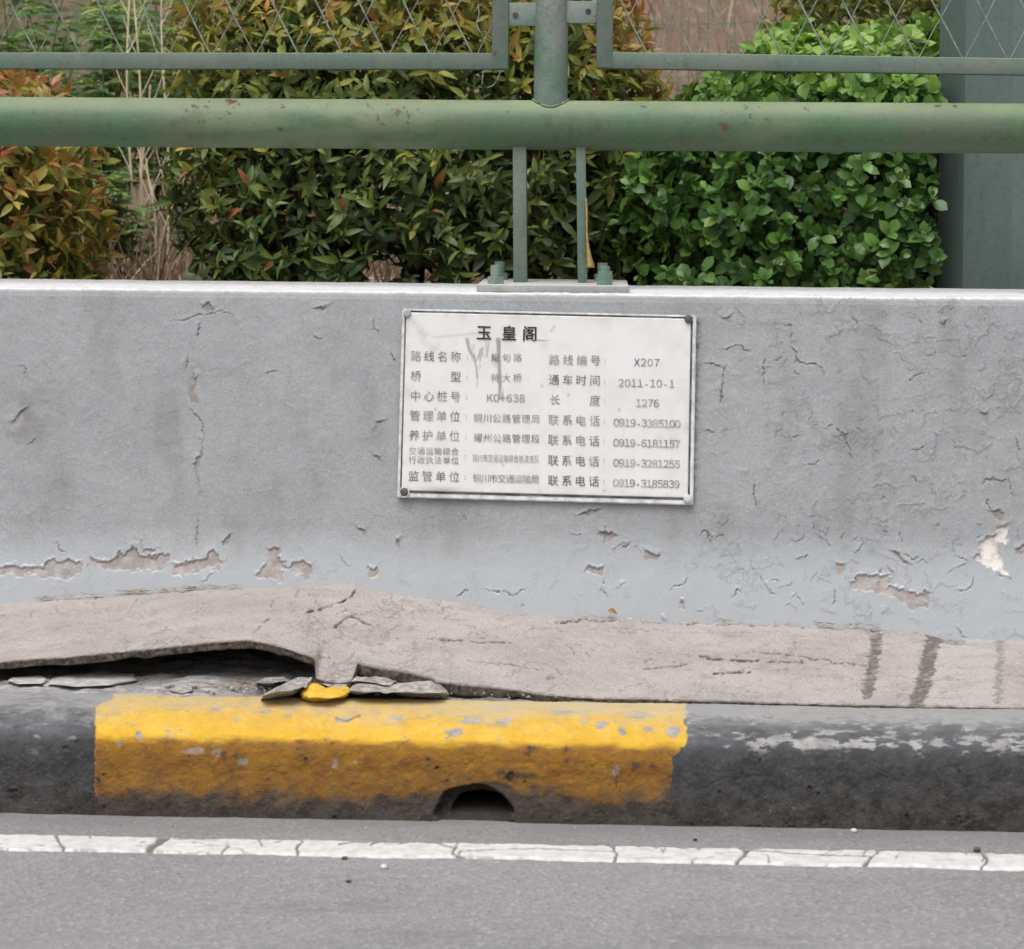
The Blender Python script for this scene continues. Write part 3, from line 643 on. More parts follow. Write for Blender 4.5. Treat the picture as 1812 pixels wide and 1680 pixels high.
tag(grid('mortar_bed', P, M_BED, attrs={'pale': np.clip(pale + 0.25 * (fbm(X * 30, Y * 60, 4, 75) > 0.35), 0, 1)}), kind='structure')

def chunk(name, pts, Y0, h, mat, label, cat, group=None, seed=0, tilt=(0, 0), zb=None, fr=0.6):
    # broken piece: outline traced at its distance, thickness h, rough faces
    w3 = [at(x, y, Y0) for x, y in pts]
    base = np.array(w3)
    cx, cz = base[:, 0].mean(), base[:, 2].mean()
    r = random.Random(seed)
    n = len(pts); bm = bmesh.new()
    ring = []
    zz = (base[:, 2].min() if zb is None else zb)
    for lev, (s, hh) in enumerate([(1.0, 0), (1.04, h * 0.45), (0.93, h)]):
        a = []
        for i, p in enumerate(base):
            # picture height becomes depth on the bed
            q = atz(pts[i][0], pts[i][1], zz + hh)
            a.append(bm.verts.new((cx + (q[0] - cx) * s + r.uniform(-.0015, .0015), q[1] + (0.004 if lev == 2 else 0) + r.uniform(-.002, .002), zz + hh + r.uniform(-1, 1) * h * 0.14 + (q[0] - cx) * tilt[0])))
        ring.append(a)
    for A, B in zip(ring, ring[1:]):
        for i in range(n): bm.faces.new((A[i], A[(i + 1) % n], B[(i + 1) % n], B[i]))
    for rg, top in ((ring[0][::-1], 0), (ring[-1], 1)):
        f = bm.faces.new(rg)
    bmesh.ops.triangulate(bm, faces=[f for f in bm.faces if len(f.verts) > 4])
    bmesh.ops.subdivide_edges(bm, edges=bm.edges[:], cuts=3, use_grid_fill=True, fractal=fr, seed=seed)
    bmesh.ops.recalc_face_normals(bm, faces=bm.faces)
    me = bpy.data.meshes.new(name); bm.to_mesh(me); bm.free()
    o = link(name, me, mat)
    o.location = (0, 0, 0)
    return tag(o, label, cat, group)
G = 'broken pieces at the lifted pavement edge'
chunk('concrete_fragment', [(462,1228),(500,1213),(530,1202),(552,1206),(548,1220),(520,1230)], 3.4, 0.019, M_RUB, 'flat grey concrete fragment left of the yellow painted chip', 'rubble', G, 1, (0.12, 0), 0.138)
chunk('painted_fragment', [(536,1226),(552,1215),(575,1222),(600,1220),(612,1218),(610,1232),(585,1237),(545,1236)], 3.37, 0.011, M_YCHIP, 'yellow painted concrete chip lying on the kerb back edge', 'rubble', G, 2, (0, 0), 0.139)
chunk('concrete_fragment', [(622,1226),(640,1213),(700,1211),(752,1212),(788,1226),(745,1229),(680,1228)], 3.38, 0.018, M_RUB, 'long grey concrete fragment right of the yellow painted chip', 'rubble', G, 3, (-0.03, 0), 0.137)
chunk('concrete_fragment', [(622,1212),(632,1200),(665,1201),(700,1206),(690,1212)], 3.41, 0.017, M_RUB, 'dark rough concrete fragment under the broken slab edge, right of the notch', 'rubble', G, 4, (0, 0), 0.140)
chunk('concrete_fragment', [(300,1222),(315,1215),(338,1216),(342,1223),(320,1226)], 3.38, 0.006, M_RUB, 'small brown concrete fragment in the opening behind the yellow kerb', 'rubble', G, 6, (0, 0), 0.134)
chunk('concrete_fragment', [(560,1212),(575,1206),(612,1207),(616,1217),(590,1220)], 3.385, 0.012, M_RUB, 'dark concrete fragment wedged behind the yellow painted chip', 'rubble', G, 7, (0, 0), 0.137)

chunk('concrete_fragment', [(88,1212),(100,1198),(160,1193),(236,1194),(240,1203),(196,1213),(130,1216)], 3.4, 0.004, M_PALE, 'pale flat mortar piece under the lifted slab, behind the black kerb', 'rubble', G, 8, (0, 0), 0.137, 0.08)
chunk('concrete_fragment', [(14,1206),(20,1199),(72,1197),(84,1203),(76,1210),(30,1211)], 3.4, 0.004, M_PALE, 'small pale flat mortar piece at the far left behind the black kerb', 'rubble', G, 9, (0, 0), 0.137, 0.08)
chunk('concrete_fragment', [(452,1206),(470,1199),(505,1198),(512,1205),(480,1211)], 3.43, 0.012, M_RUB, 'grey lump of concrete deep in the opening under the lifted slab', 'rubble', G, 10, (0, 0), 0.137)
# litter in the opening and along the wall foot
V = []; Q = []; hue = []; rn = []
def litter(c, l, wd, a, tiltz, h):
    d = np.array([math.cos(a), math.sin(a), tiltz]); s = np.array([-math.sin(a), math.cos(a), 0.3])
    b = len(V); c = np.asarray(c)
    for t, ww in ((-0.5, 0.15), (0, 1), (0.5, 0.1)):
        for sg in (-1, 1): V.append(c + d * l * t + s * wd * ww * sg * 0.5 + np.array([0, 0, 0.002 * (1 - abs(sg * ww))])); hue.append(h); rn.append(random.random())
    Q.extend([[b, b + 1, b + 3, b + 2], [b + 2, b + 3, b + 5, b + 4]])
for k in range(60):
    p = atz(random.uniform(330, 560), random.uniform(1186, 1218), 0.136 + random.uniform(0, 0.006))
    litter(p, random.uniform(.006, .022), random.uniform(.001, .006), random.uniform(-.6, .6), random.uniform(-.2, .2), random.choice([0, 0, .1, .2, .6]))
for k in range(120):
    x = random.choice([random.uniform(60, 360), random.uniform(1000, 1560), random.uniform(200, 420)])
    j = int(np.clip(np.searchsorted(bx, at(x, 1080, 3.9)[0]), 1, len(bx) - 1))
    X0 = at(x, 1080, 3.9)[0]; zz = float(np.interp(X0, bx, bz)); yy = float(face_y(zz))
    litter((X0, yy - random.uniform(.004, .016), zz + random.uniform(.003, .008)), random.uniform(.006, .026), random.uniform(.001, .004), random.uniform(-.4, .4), random.uniform(-.15, .15), random.choice([0, .2, .4, .5, .7]))
tag(mk('leaf_litter', np.array(V), Q, M_DRYG, attrs={'hue': hue, 'rnd': rn}, smooth=False), 'dry leaf crumbs and twigs in the cracks of the pavement', 'litter', kind='stuff')
def curl_leaf(name, c, l, wd, rot, mat, label):
    bm = bmesh.new(); rings = []
    for t in np.linspace(0, 1, 7):
        ww = wd * math.sin(math.pi * min(0.97, t * 0.94 + 0.03)) * 0.5
        rings.append([bm.verts.new(((t - 0.5) * l, s * ww, abs(s) * ww * 0.8 + 0.004 * math.sin(t * 3))) for s in (-1, -.5, 0, .5, 1)])
    for A, B in zip(rings, rings[1:]):
        for i in range(4): bm.faces.new((A[i], A[i + 1], B[i + 1], B[i]))
    me = bpy.data.meshes.new(name); bm.to_mesh(me); bm.free(); me.polygons.foreach_set('use_smooth', np.ones(len(me.polygons), bool))
    o = link(name, me, mat); o.location = c; o.rotation_euler = rot
    return tag(o, label, 'dry leaf')
p = on_wall(1084, 1087); curl_leaf('dry_leaf', (p[0], p[1] - 0.012, p[2] + 0.005), 0.019, 0.009, (0.9, 0.25, -0.5), M_DRYLEAF, 'curled orange dry leaf at the foot of the wall')

# loose grit
rg = np.random.default_rng(5); m = MB()
def grit(px_, py_, z, s_):
    p = atz(px_, py_, z); m.box((p[0], p[1], z + s_ * 0.25), (s_ * rg.uniform(.8, 1.9), s_ * rg.uniform(.7, 1.3), s_ * rg.uniform(.5, .9)), Matrix.Rotation(rg.uniform(0, 3), 3, 'Z') @ Matrix.Rotation(rg.uniform(-.5, .5), 3, 'X'), s_ * 0.22, 1)
for k in range(170): grit(rg.uniform(240, 620), rg.uniform(1190, 1228), 0.134, abs(rg.normal(0, .0028)) + .0016)
for k in range(60): grit(rg.uniform(620, 1050), rg.uniform(1222, 1236), 0.137, abs(rg.normal(0, .002)) + .0012)
for k in range(45): grit(rg.uniform(-100, 1900), rg.uniform(1150, 1240), 0.139, abs(rg.normal(0, .001)) + .0008) if False else None
for k in range(90): x_ = rg.uniform(-150, 1950); grit(x_, 1449 + x_ * 0.015 + abs(rg.normal(0, 9)), 0.0, abs(rg.normal(0, .0012)) + .0008)
for k in range(60): grit(rg.uniform(-150, 1950), rg.uniform(1450, 1690), 0.0, abs(rg.normal(0, .0009)) + .0007)
tag(m.build('debris', M_RUB), 'loose grit and mortar crumbs in the opening and the gutter', 'debris', kind='stuff')

# ------------------------------------------------------------------ kerb
pr = [(3.375, 0.05), (3.372, 0.10), (3.368, 0.132)]
def arc(c, r, a0, a1, n): return [(c[0] + r * math.cos(a), c[1] + r * math.sin(a)) for a in np.linspace(a0, a1, n)]
prof = [(3.375, 0.04), (3.370, 0.128), (3.360, 0.136), (3.34, 0.138), (3.30, 0.137), (3.262, 0.131), (3.232, 0.121), (3.213, 0.1115), (3.205, 0.104), (3.2005, 0.094), (3.199, 0.082), (3.199, 0.06), (3.196, 0.03), (3.193, -0.02)]
prof = np.array(prof)
# smooth resample
def resample(pts, d):
    pts = np.asarray(pts)
    for _ in range(3):
        q = [pts[0]]
        for a, b in zip(pts, pts[1:]): q += [a * .75 + b * .25, a * .25 + b * .75]
        q.append(pts[-1]); pts = np.array(q)
    s = np.concatenate([[0], np.cumsum(np.hypot(*np.diff(pts, axis=0).T))]); t = np.arange(0, s[-1], d)
    return np.stack([np.interp(t, s, pts[:, 0]), np.interp(t, s, pts[:, 1])], 1)
pr = resample(prof, 0.0017)
tn = np.gradient(pr, axis=0); tn /= np.linalg.norm(tn, axis=1)[:, None]; nrm = np.stack([tn[:, 1], -tn[:, 0]], 1)
xs = cols(-0.92, 0.92, 0.0017)
X = np.broadcast_to(xs, (len(pr), len(xs))).copy(); Yb = np.broadcast_to(pr[:, :1], X.shape); Zb = np.broadcast_to(pr[:, 1:], X.shape)
S = np.broadcast_to((np.arange(len(pr)) * 0.0017)[:, None], X.shape)
P = np.stack([X, Yb, Zb], -1); px, py = project(P)
pyl = py - (px - 906) * 0.0165                # picture height measured from the kerb's own line
lowface = ss(1308, 1327, pyl + 8 * fbm(px / 30, py / 9, 4, 100))
e = 11 * fbm(px / 40, py / 18, 4, 101) + 9 * fbm(px / 9, py / 9, 3, 102)
el = 168 + e * 0.35 + 32 * ss(1262, 1234, py) ** 2
er = 1212 + e * 0.7 - 26 * ss(1318, 1345, py + e)
yellow = ss(-1.5, 1.5, px - el) * ss(-1.5, 1.5, er - px)
per = px + 0                                   # repeat beyond the frame
yellow = np.maximum(yellow, ss(-2, 2, px - (er + 1050)) * ss(-2, 2, er + 2100 - px)); yellow = np.maximum(yellow, ss(-2, 2, px - (el - 2100)) * ss(-2, 2, el - 1050 - px))
f1 = fbm(X * 42, S * 60, 5, 103); f2 = fbm(X * 14, S * 20, 4, 104); f3 = fbm(X * 95, S * 110, 4, 105); fh = fbm(X * 16, S * 70, 4, 112)
band = np.exp(-((pyl - 1315) / 20) ** 2)       # the arris takes the knocks
rt_ = ss(1150, 1350, px)                       # the right stretch is the most worn
f4 = fbm(X * 60, S * 130, 5, 113, 0.65)
worn = ss(0.36, 0.50, 0.38 * f1 + 0.95 * f4 + 0.28 * band * (0.4 + 0.9 * rt_) + 0.22 * f2 + 0.10 * rt_ * (1 - lowface) - 0.30 * lowface - 0.12 * (1 - rt_))
topw = ss(1300, 1262, pyl + 26 * f2 + 18 * fh)
worn = np.maximum(worn, ss(0.20, 0.30, f1 * 0.7 + f3 * 0.5 + 0.35 * topw - 0.12) * topw * (0.45 + 0.55 * rt_))
tear = np.zeros_like(X)
for cx, cy, rx, ry in [(606,1272,20,5),(832,1276,26,7),(892,1276,16,10),(885,1252,22,8),(700,1270,18,6),(802,1295,22,5),(805,1303,10,5),(1065,1282,14,8),(1100,1295,9,8),(1150,1290,14,5),(1190,1295,14,10),(1135,1265,30,6),(1010,1258,45,6),(245,1305,7,12),(209,1317,7,6),(342,1330,24,8),(385,1330,10,9),(296,1293,6,4),(430,1348,8,6),(590,1352,6,8),(624,1347,5,5),(1090,1365,8,14),(385,1252,8,5),(470,1257,12,3),(130,1310,8,8),(65,1302,9,5),(55,1330,10,8)]:
    d = np.hypot((px - cx + 7 * f1 * 1.4) / rx, (py - cy + 6 * f3) / ry); tear = np.maximum(tear, 1 - ss(0.75, 1.0, d))
worn = np.maximum(worn, tear) * (1 - 0.5 * lowface)
top_pale = ss(1292, 1232, pyl + 16 * f2 + 10 * f1 + 12 * f4) * (0.62 + 0.3 * fh + 0.3 * ss(700, 950, px)) + 0.22 * ss(1330, 1290, pyl) * (0.6 + f4)  # dust on the kerb top, densest along the back edge
top_pale = np.clip(top_pale * (1 + (yellow < 0.5) * (0.35 + 0.9 * f4 + 0.5 * f1)) , 0, 0.92)
gl = 1408 + 14 * f2 + 26 * f1 - 24 * np.exp(-((px - 840) / 120) ** 2) - 14 * ss(1000, 1150, px)
grime_shade = ss(-16, 24, pyl - gl + 9 * f3) * 0.97
grime_shade = np.maximum(grime_shade, lowface * np.clip(0.22 * ss(1335, 1410, pyl) - 0.06 + 0.10 * f2 + 0.16 * f1 + 0.22 * f3 + 0.68 * (yellow < 0.5), 0, 0.95))
grime_shade = np.maximum(grime_shade, ss(0.34, 0.5, f1 * 0.8 + f3 * 0.35) * lowface * 0.8)
soil = lowface * np.clip(0.95 + 0.12 * f1, 0, 1)
crack_dark = np.zeros_like(X)
for pts in ([(1072,1352),(1090,1362),(1092,1392),(1085,1372)], [(1180,1330),(1200,1345)], [(596,1268),(612,1272),(636,1266)]):
    for a, b in zip(pts, pts[1:]): crack_dark = np.maximum(crack_dark, 0.5 * (1 - ss(1, 2.4, seg_d(px + 4 * f3, py + 4 * f1, a, b)[0])))
pits = ss(0.45, 0.62, f3 * 0.7 + f1 * 0.45) * lowface
crack_dark = np.maximum(crack_dark, pits * 0.45 * ss(1340, 1400, pyl))
disp = 0.0022 * fbm(X * 7, S * 9, 4, 106) + 0.0016 * f1 * (0.35 + 0.9 * lowface) + 0.0011 * f3 - 0.0045 * pits + 0.0009 * fbm(X * 220, S * 220, 2, 114) * lowface - 0.0011 * worn
disp += 0.003 * fbm(X * 18, S * 16, 3, 107) * ss(1380, 1440, pyl)
# drain outlet broken through the foot
ww = 6 * f1 + 3 * f3
ww2 = 11 * fbm(px / 26, py / 20, 4, 115) + 1.2 * ww
outer = (np.hypot((px - 842 + ww2) / (78 - 10 * (px > 842)), (py - 1452 + ww2 * 0.8) / np.where(py < 1452, 64, 40)) - 1) * 60
inner = np.maximum((np.hypot((px - 853 + 0.5 * ww) / 54, (py - 1440 + 0.4 * ww) / 30) - 1) * 28, py - 1441)
ro = 1 - ss(-9, 1, outer); ri = 1 - ss(-3, 2, inner)
P[..., 1] += disp * nrm[:, :1]; P[..., 2] += disp * nrm[:, 1:]
P[..., 1] += 0.026 * ro * (0.15 + 0.85 * ss(1466, 1425, py)) * (1 + 0.3 * f1) + 0.12 * ri
grime_shade = np.maximum(grime_shade, ro * 0.98); worn *= (1 - ro); crack_dark = np.maximum(crack_dark, 0.65 * ro)  # drain recess: shade painted in over its dirt to darken it
kerb = grid('kerb', P, M_KERB, attrs={'soil': soil, 'yellow': yellow, 'worn': np.clip(worn, 0, 1), 'top_pale': top_pale, 'grime_shade': np.clip(grime_shade, 0, 1), 'crack_dark': np.clip(crack_dark, 0, 1)}, flip=True)
tag(kerb, 'rounded concrete kerb in worn yellow and black paint with a drain hole', 'kerb', kind='thing')

# small stones on the road
def pebble(px_, py_, r, mat, label):
    bm = bmesh.new(); bmesh.ops.create_icosphere(bm, subdivisions=2, radius=1)
    s = random.randrange(999)
    for v in bm.verts:
        k = 1 + 0.25 * (random.random() - 0.5); v.co = Vector((v.co.x * r * 1.25 * k, v.co.y * r * k, v.co.z * r * 0.75 * k))
    me = bpy.data.meshes.new('pebble'); bm.to_mesh(me); bm.free(); me.polygons.foreach_set('use_smooth', np.ones(len(me.polygons), bool))
    o = link('pebble', me, mat); p = atz(px_, py_, r * 0.6); o.location = (p[0], p[1], r * 0.6); o.rotation_euler = (0, 0, random.random() * 3)
    tag(o, label, 'pebble', 'pebbles on the road')
pebble(1511, 1470, .0042, M_PEB, 'pale pebble at the foot of the black kerb')
pebble(680, 1534, .0045, M_PEB, 'pale pebble on the asphalt just in front of the white line')
pebble(610, 1519, .0035, M_PEBD, 'dark pebble at the front edge of the white line')
pebble(1729, 1504, .0045, M_PEBD, 'dark pebble on the white line, far right')
pebble(617, 1560, .0032, M_PEBD, 'small dark pebble alone on the asphalt left of centre')
pebble(1230, 1486, .003, M_PEBD, 'dark pebble between the white line and the black kerb')

# ------------------------------------------------------------------ plaque
TL = np.array([714.0, 548]); U = np.array([519.0, 10]); D = np.array([-11.0, 332]); PW, PH = 519.0, 332.0
def loc(x, y):                                # photo pixel -> plaque millimetre-like units (a right, b down)
    s = np.linalg.solve(np.stack([U / PW, D / PH], 1), np.array([x, y]) - TL); return s
pc = on_wall(*(TL + U / 2 + D / 2)); k_ = np.linalg.norm(pc - CAM) / F * 0.999
slope = math.atan((face_y(pc[2] + 0.1) - face_y(pc[2] - 0.1)) / 0.2)
ang = -0.0125 * 1.0 + 0.0 - 0.0035
Mp = Matrix.Translation(Vector((pc[0], pc[1] - 0.003, pc[2]))) @ Matrix.Rotation(-slope, 4, 'X') @ Matrix.Rotation(0.012, 4, 'Y')
def pl(a, b, h):                              # plaque point: units a,b, height h metres off the wall
    return Mp @ Vector(((a - PW / 2) * k_, -h, -(b - PH / 2) * k_))
plaque = empty('plaque', pl(PW / 2, PH / 2, 0))
tag(plaque, 'white metal bridge information plaque screwed to the grey wall', 'plaque')
def slabbox(name, a0, a1, b0, b1, h0, h1, mat, bev=0.0015, parent=plaque):
    m = MB(); r = bmesh.ops.create_cube(m.bm, size=1)
    cs = {(-1, -1): (a0, b1), (1, -1): (a1, b1), (1, 1): (a1, b0), (-1, 1): (a0, b0)}
    for v in r['verts']:
        a = a0 if v.co.x < 0 else a1; b = b1 if v.co.z < 0 else b0; h = h1 if v.co.y < 0 else h0
        v.co = pl(a, b, h)
    bmesh.ops.bevel(m.bm, geom=m.bm.edges[:], offset=bev, segments=2, affect='EDGES')
    return m.build(name, mat, parent)
slabbox('rim', 0, 519, 0, 332, -0.002, 0.0085, M_RIM, 0.002)
slabbox('groove', 4.0, 513.5, 2.5, 324, 0.002, 0.0092, M_GAP, 0.0008)
aa = np.linspace(6.5, 510.5, 300); bb = np.linspace(5.5, 320.5, 190)
A, B = np.meshgrid(aa, bb)
Mn = np.array(Mp)
def plnp(A, B, h):
    L = np.stack([(A - PW / 2) * k_, -h * np.ones_like(A), -(B - PH / 2) * k_, np.ones_like(A)], -1)
    return (L @ Mn.T)[..., :3]
H = 0.0103 + 0.0006 * fbm(A / 90, B / 90, 3, 131)
H[0, :] = H[-1, :] = 0.006; H[:, 0] = H[:, -1] = 0.006
qx = TL[0] + A / PW * U[0] + B / PH * D[0]; qy = TL[1] + A / PW * U[1] + B / PH * D[1]
sm = np.zeros_like(A); dirt = np.zeros_like(A); nf = 1.7 * fbm(A / 3.5, B / 30, 4, 132); nd = fbm(A / 18, B / 18, 5, 133)
def smear(pts, w0, amt):
    global sm
    for a, b in zip(pts, pts[1:]):
        d = seg_d(qx + 2 * nf, qy, a, b)[0]; sm = np.maximum(sm, amt * (1 - ss(w0 * 0.3, w0, d + 1.6 * nf)))
smear([(828,602),(833,622),(842,636),(846,650),(847,668)], 4.5, 0.75); smear([(846,640),(851,628),(853,620)], 4, 0.6); smear([(863,606),(863,632)], 2.5, 0.6); smear([(857,615),(857,632)], 2, 0.5)
smear([(882,602),(884,630),(885,660),(886,690),(886,706)], 4.5, 0.8); smear([(838,612),(838,640)], 3, 0.4); smear([(847,668),(846,686)], 3, 0.45); smear([(875,640),(884,650)], 8, 0.28)
for x0, y0, r0, am in [(735,572,6,.5),(752,604,8,.5),(1188,780,10,.4),(1186,810,9,.4),(743,580,7,.4),(748,590,8,.55),(755,597,9,.5),(764,606,10,.4),(770,616,9,.45),(738,570,6,.3),(1180,755,16,.35),(1175,770,14,.4),(1178,800,14,.35),(1180,830,16,.3),(1195,800,10,.3),(1205,620,20,.25),(1195,560,14,.2),(1000,620,14,.25),(965,610,10,.3),(905,612,14,.35),(722,700,9,.3),(1218,720,8,.3)]:
    d = np.hypot(qx - x0, qy - y0) / r0; dirt = np.maximum(dirt, am * np.exp(-d * d) * (0.6 + 0.9 * nd))
for x0, y0 in [(917,552),(982,580),(978,586),(1006,699),(1095,724),(1150,860),(885,783),(1067,865),(772,725),(890,822),(960,683),(1217,840)]:
    d = np.hypot((qx - x0) / 2.2, (qy - y0) / 3); sm = np.maximum(sm, 0.55 * np.exp(-d * d))
edge_d = np.minimum(np.minimum(A - 6, 511 - A), np.minimum(B - 5, 321 - B))
dirt = np.maximum(dirt, np.exp(-edge_d / 7) * np.clip(0.35 + nd, 0, 1) * 0.6)
bot = (B > 300) * ss(0, 14, B - 306) * np.exp(-((A - 80) / 40) ** 2); dirt = np.maximum(dirt, bot * 0.7)
line_ = np.exp(-((qy - (600 - (qx - 760) * 0.10)) / 2.2) ** 2) * (qx > 765) * (qx < 850); dirt = np.maximum(dirt, 0.3 * line_)
grid('plate', plnp(A, B, H), M_PLATE, plaque, {'smudge': np.clip(sm, 0, 1), 'dirt': np.clip(dirt * 1.35, 0, 1)}, flip=True)
for (x, y), mat, lab, ring in (((723, 557), M_SCREW_G, 'grey screw head', 0), ((1219, 565), M_SCREW_D, 'dark rusty screw head', 0), ((1212, 878), M_SCREW_W, 'pale painted screw head', 0), ((716, 870), M_SCREW_D, 'dark screw head in a pale ring', 1)):
    a, b = loc(x, y); m = MB()
    m.tube(pl(a, b, 0.008), pl(a, b, 0.0145), 0.0076, 20, 0.0066)
    m.tube(pl(a, b, 0.0144), pl(a, b, 0.0160), 0.0060, 20, 0.0040)
    s = m.build('screw', mat, plaque); s['label'] = lab
    if ring:
        m = MB(); pts = [pl(a + 8.2 * math.cos(t), b + 8.2 * math.sin(t), 0.0125) for t in np.linspace(0, 2 * math.pi, 25)]; m.path(pts, 0.0014, 6); m.build('washer', M_RIM, s)
# lettering
TXT = []                                      # (char, x, y, width px, height px, ink)
def row(chars, x0, x1, y, h, ink, wd=None, dy=0.0):
    wd = wd or h; n_ = len(chars)
    for i, ch in enumerate(chars):
        if ch == ' ': continue
        x = x0 + wd / 2 + (x1 - x0 - wd) * (i / max(1, n_ - 1)); TXT.append((ch, x, y + dy * i, wd, h, ink))
row('玉皇阁', 844.5, 961, 590, 28, 0.0, dy=0.8)
LB = 0.22; VL = 0.42
L1 = [('路线名称', 728, 818, 631.5, 20), ('桥  型', 727.5, 818, 666.5, 20), ('中心桩号', 727, 817, 701.5, 20), ('管理单位', 725.5, 816, 736, 20), ('养护单位', 724, 815, 770.5, 20), ('监管单位', 722.5, 814, 841.5, 20)]
for s_, a, b, y, h in L1: row(s_, a, b, y, h, LB, dy=0.35)
row('交通运输综合', 724, 813, 797.5, 14.5, 0.42, dy=0.2); row('行政执法单位', 723.5, 813, 813.5, 14.5, 0.36, dy=0.2)
row('耀旬路', 870, 925, 633.5, 16, 0.30); row('特大桥', 869.5, 924.5, 669, 16, 0.42); row('铜川公路管理局', 838, 956, 739.5, 16.5, 0.34, dy=0.25); row('耀州公路管理段', 838, 955.5, 774, 16.5, 0.34, dy=0.25)
row('铜川市交通运输综合执法支队', 836, 954, 809.5, 15, 0.50, 9.2, dy=0.12); row('铜川市交通运输局', 836, 954, 844.5, 16, 0.34, dy=0.2)
for s_, a, b, y, ik in (('路线编号', 972, 1064, 637, 0.2), ('通车时间', 971, 1063, 672, 0.12), ('长  度', 972, 1062.5, 707, 0.30), ('联系电话', 969.5, 1061.5, 742.5, 0.2), ('联系电话', 968.5, 1060.5, 777.5, 0.2), ('联系电话', 968, 1059.5, 813, 0.12), ('联系电话', 967.5, 1059, 848, 0.12)): row(s_, a, b, y, 20, ik, dy=0.35)
for s_, a, b, y, ik in (('X207', 1122, 1167, 641, 0.22), ('2011-10-1', 1094, 1193, 677, 0.42), ('1276', 1124, 1165, 712, 0.34), ('0919-3385100', 1084.5, 1202, 746.5, 0.38), ('0919-6181157', 1083.5, 1201, 781.5, 0.34), ('0919-3281255', 1083, 1200, 816.5, 0.34), ('0919-3185839', 1082, 1199, 851.5, 0.42)): row(s_, a, b, y, 17.5, ik, 10, dy=0.16)
row('K0+638', 862.5, 930, 704.5, 17.5, 0.36, 11, dy=0.1)
for i_, y in enumerate((632.5, 667.5, 702, 737, 771.5, 806, 842)): TXT.append((':', 829 - i_ * 1.0, y, 20, 15, 0.62)); TXT.append((':', 1071 - i_ * 0.8, y + 5.5, 20, 15, 0.62))
tv = []; tf = []; ti = []; cache = {}
def glyph(ch, off):
    if (ch, off) in cache: return cache[(ch, off)]
    cu = bpy.data.curves.new('glyph', 'FONT'); cu.body = ch; cu.size = 1; cu.resolution_u = 3; cu.offset = off
    o = bpy.data.objects.new('glyph', cu); COL.objects.link(o); bpy.context.view_layer.update()
    me = bpy.data.meshes.new_from_object(o.evaluated_get(bpy.context.evaluated_depsgraph_get()))
    v = np.zeros(len(me.vertices) * 3); me.vertices.foreach_get('co', v); v = v.reshape(-1, 3)
    f = [tuple(p.vertices) for p in me.polygons]
    bpy.data.objects.remove(o); bpy.data.curves.remove(cu); bpy.data.meshes.remove(me)
    cache[(ch, off)] = (v, f); return v, f
for ch, x, y, wd, h, ink in TXT:
    cjk = ord(ch) > 255
    if ch in '0123456789XK+': ch = chr(ord(ch) + 0xFEE0)      # full-width forms: a plainer sans numeral
    v, f = glyph(ch, 0.018 if ink == 0 else (0.0 if cjk else 0.004))
    if not len(v): continue
    a, b = loc(x, y); base = len(tv)
    if cjk:
        sx = wd * 0.98; sy = h * 0.98; cx_, cy_ = (v[:, 0].min() + v[:, 0].max()) / 2, 0.38
        cx_ = 0.5 * cx_ + 0.25 if v[:, 0].max() > 0.5 else cx_
    else:
        sy = h; sx = h * 1.0; cx_ = (v[:, 0].min() + v[:, 0].max()) / 2; cy_ = 0.36
    for q in v: tv.append(tuple(pl(a + (q[0] - cx_) * sx, b - (q[1] - cy_) * sy, 0.0118))); ti.append(ink)
    tf += [tuple(i + base for i in fc) for fc in f]
me = bpy.data.meshes.new('lettering'); me.from_pydata(tv, [], tf)
at_ = me.attributes.new('ink', 'FLOAT', 'POINT'); at_.data.foreach_set('value', np.array(ti, np.float32)); me.update()
link('lettering', me, M_INK, plaque)

# ------------------------------------------------------------------ railing
RY = 4.165
base0 = at(975, 500, RY)
rail = empty('railing', (base0[0], RY, WT)); tag(rail, 'green steel pipe railing with wire mesh panels bolted on the wall top', 'railing')
# horizontal pipe, long, as a fine grid so dents and worn paint can show
pz = at(906, 221.5, RY)[2]; PR = 0.0458
xs = np.concatenate([np.linspace(-5, -1.2, 60)[:-1], np.arange(-1.2, 1.2, 0.0022), np.linspace(1.2, 5, 60)]); th = np.linspace(0, 2 * math.pi, 129)
X, T = np.meshgrid(xs, th); r_ = PR + 0.0003 * fbm(X * 8, np.sin(T) * 2 + 3, 3, 141)
P = np.stack([X, RY - r_ * np.cos(T), pz + (X - base0[0]) * 0.0012 + r_ * np.sin(T)], -1); px, py = project(P); rust = np.zeros_like(X); bare = np.zeros_like(X)
fn = 1.6 * fbm(X * 150, T * 9, 4, 142, 0.65); fc = np.cos(T) > -0.3
for cx, cy, rx, ry, kk in [(410,180,14,5,1),(345,189,7,4,0),(365,190,5,3,0),(500,189,6,5,1),(330,196,6,3,0),(400,197,5,2,0),(668,209,6,8,1),(704,198,9,6,1),(722,203,4,9,0),(715,190,5,3,0),(678,220,4,4,0),(355,217,7,3,0),(495,228,5,3,0),(1283,226,8,11,1),(1275,219,6,4,1),(1320,190,7,4,0),(1328,207,5,9,0),(1358,211,5,4,0),(1428,195,4,3,0),(1140,190,6,3,0),(1660,188,9,3,0),(1690,187,7,2,0),(655,190,6,2,0),(1085,247,4,2,0),(900,200,4,2,0),(220,245,5,3,0),(60,200,5,2,0)]:
    d = np.hypot((px - cx + 5 * fn) / (rx * 0.85), (py - cy + 4 * fn) / (ry * 0.85)); m_ = (1 - ss(0.7, 1.0, d)) * fc
    rust = np.maximum(rust, m_ * kk); bare = np.maximum(bare, m_ * (1 - kk))
spk = fc * ss(0.42, 0.5, fbm(px / 9, py / 5, 4, 143)) * (np.exp(-((px - 400) / 90) ** 2) + np.exp(-((px - 700) / 70) ** 2) + np.exp(-((px - 1320) / 40) ** 2)) * (py < 222)
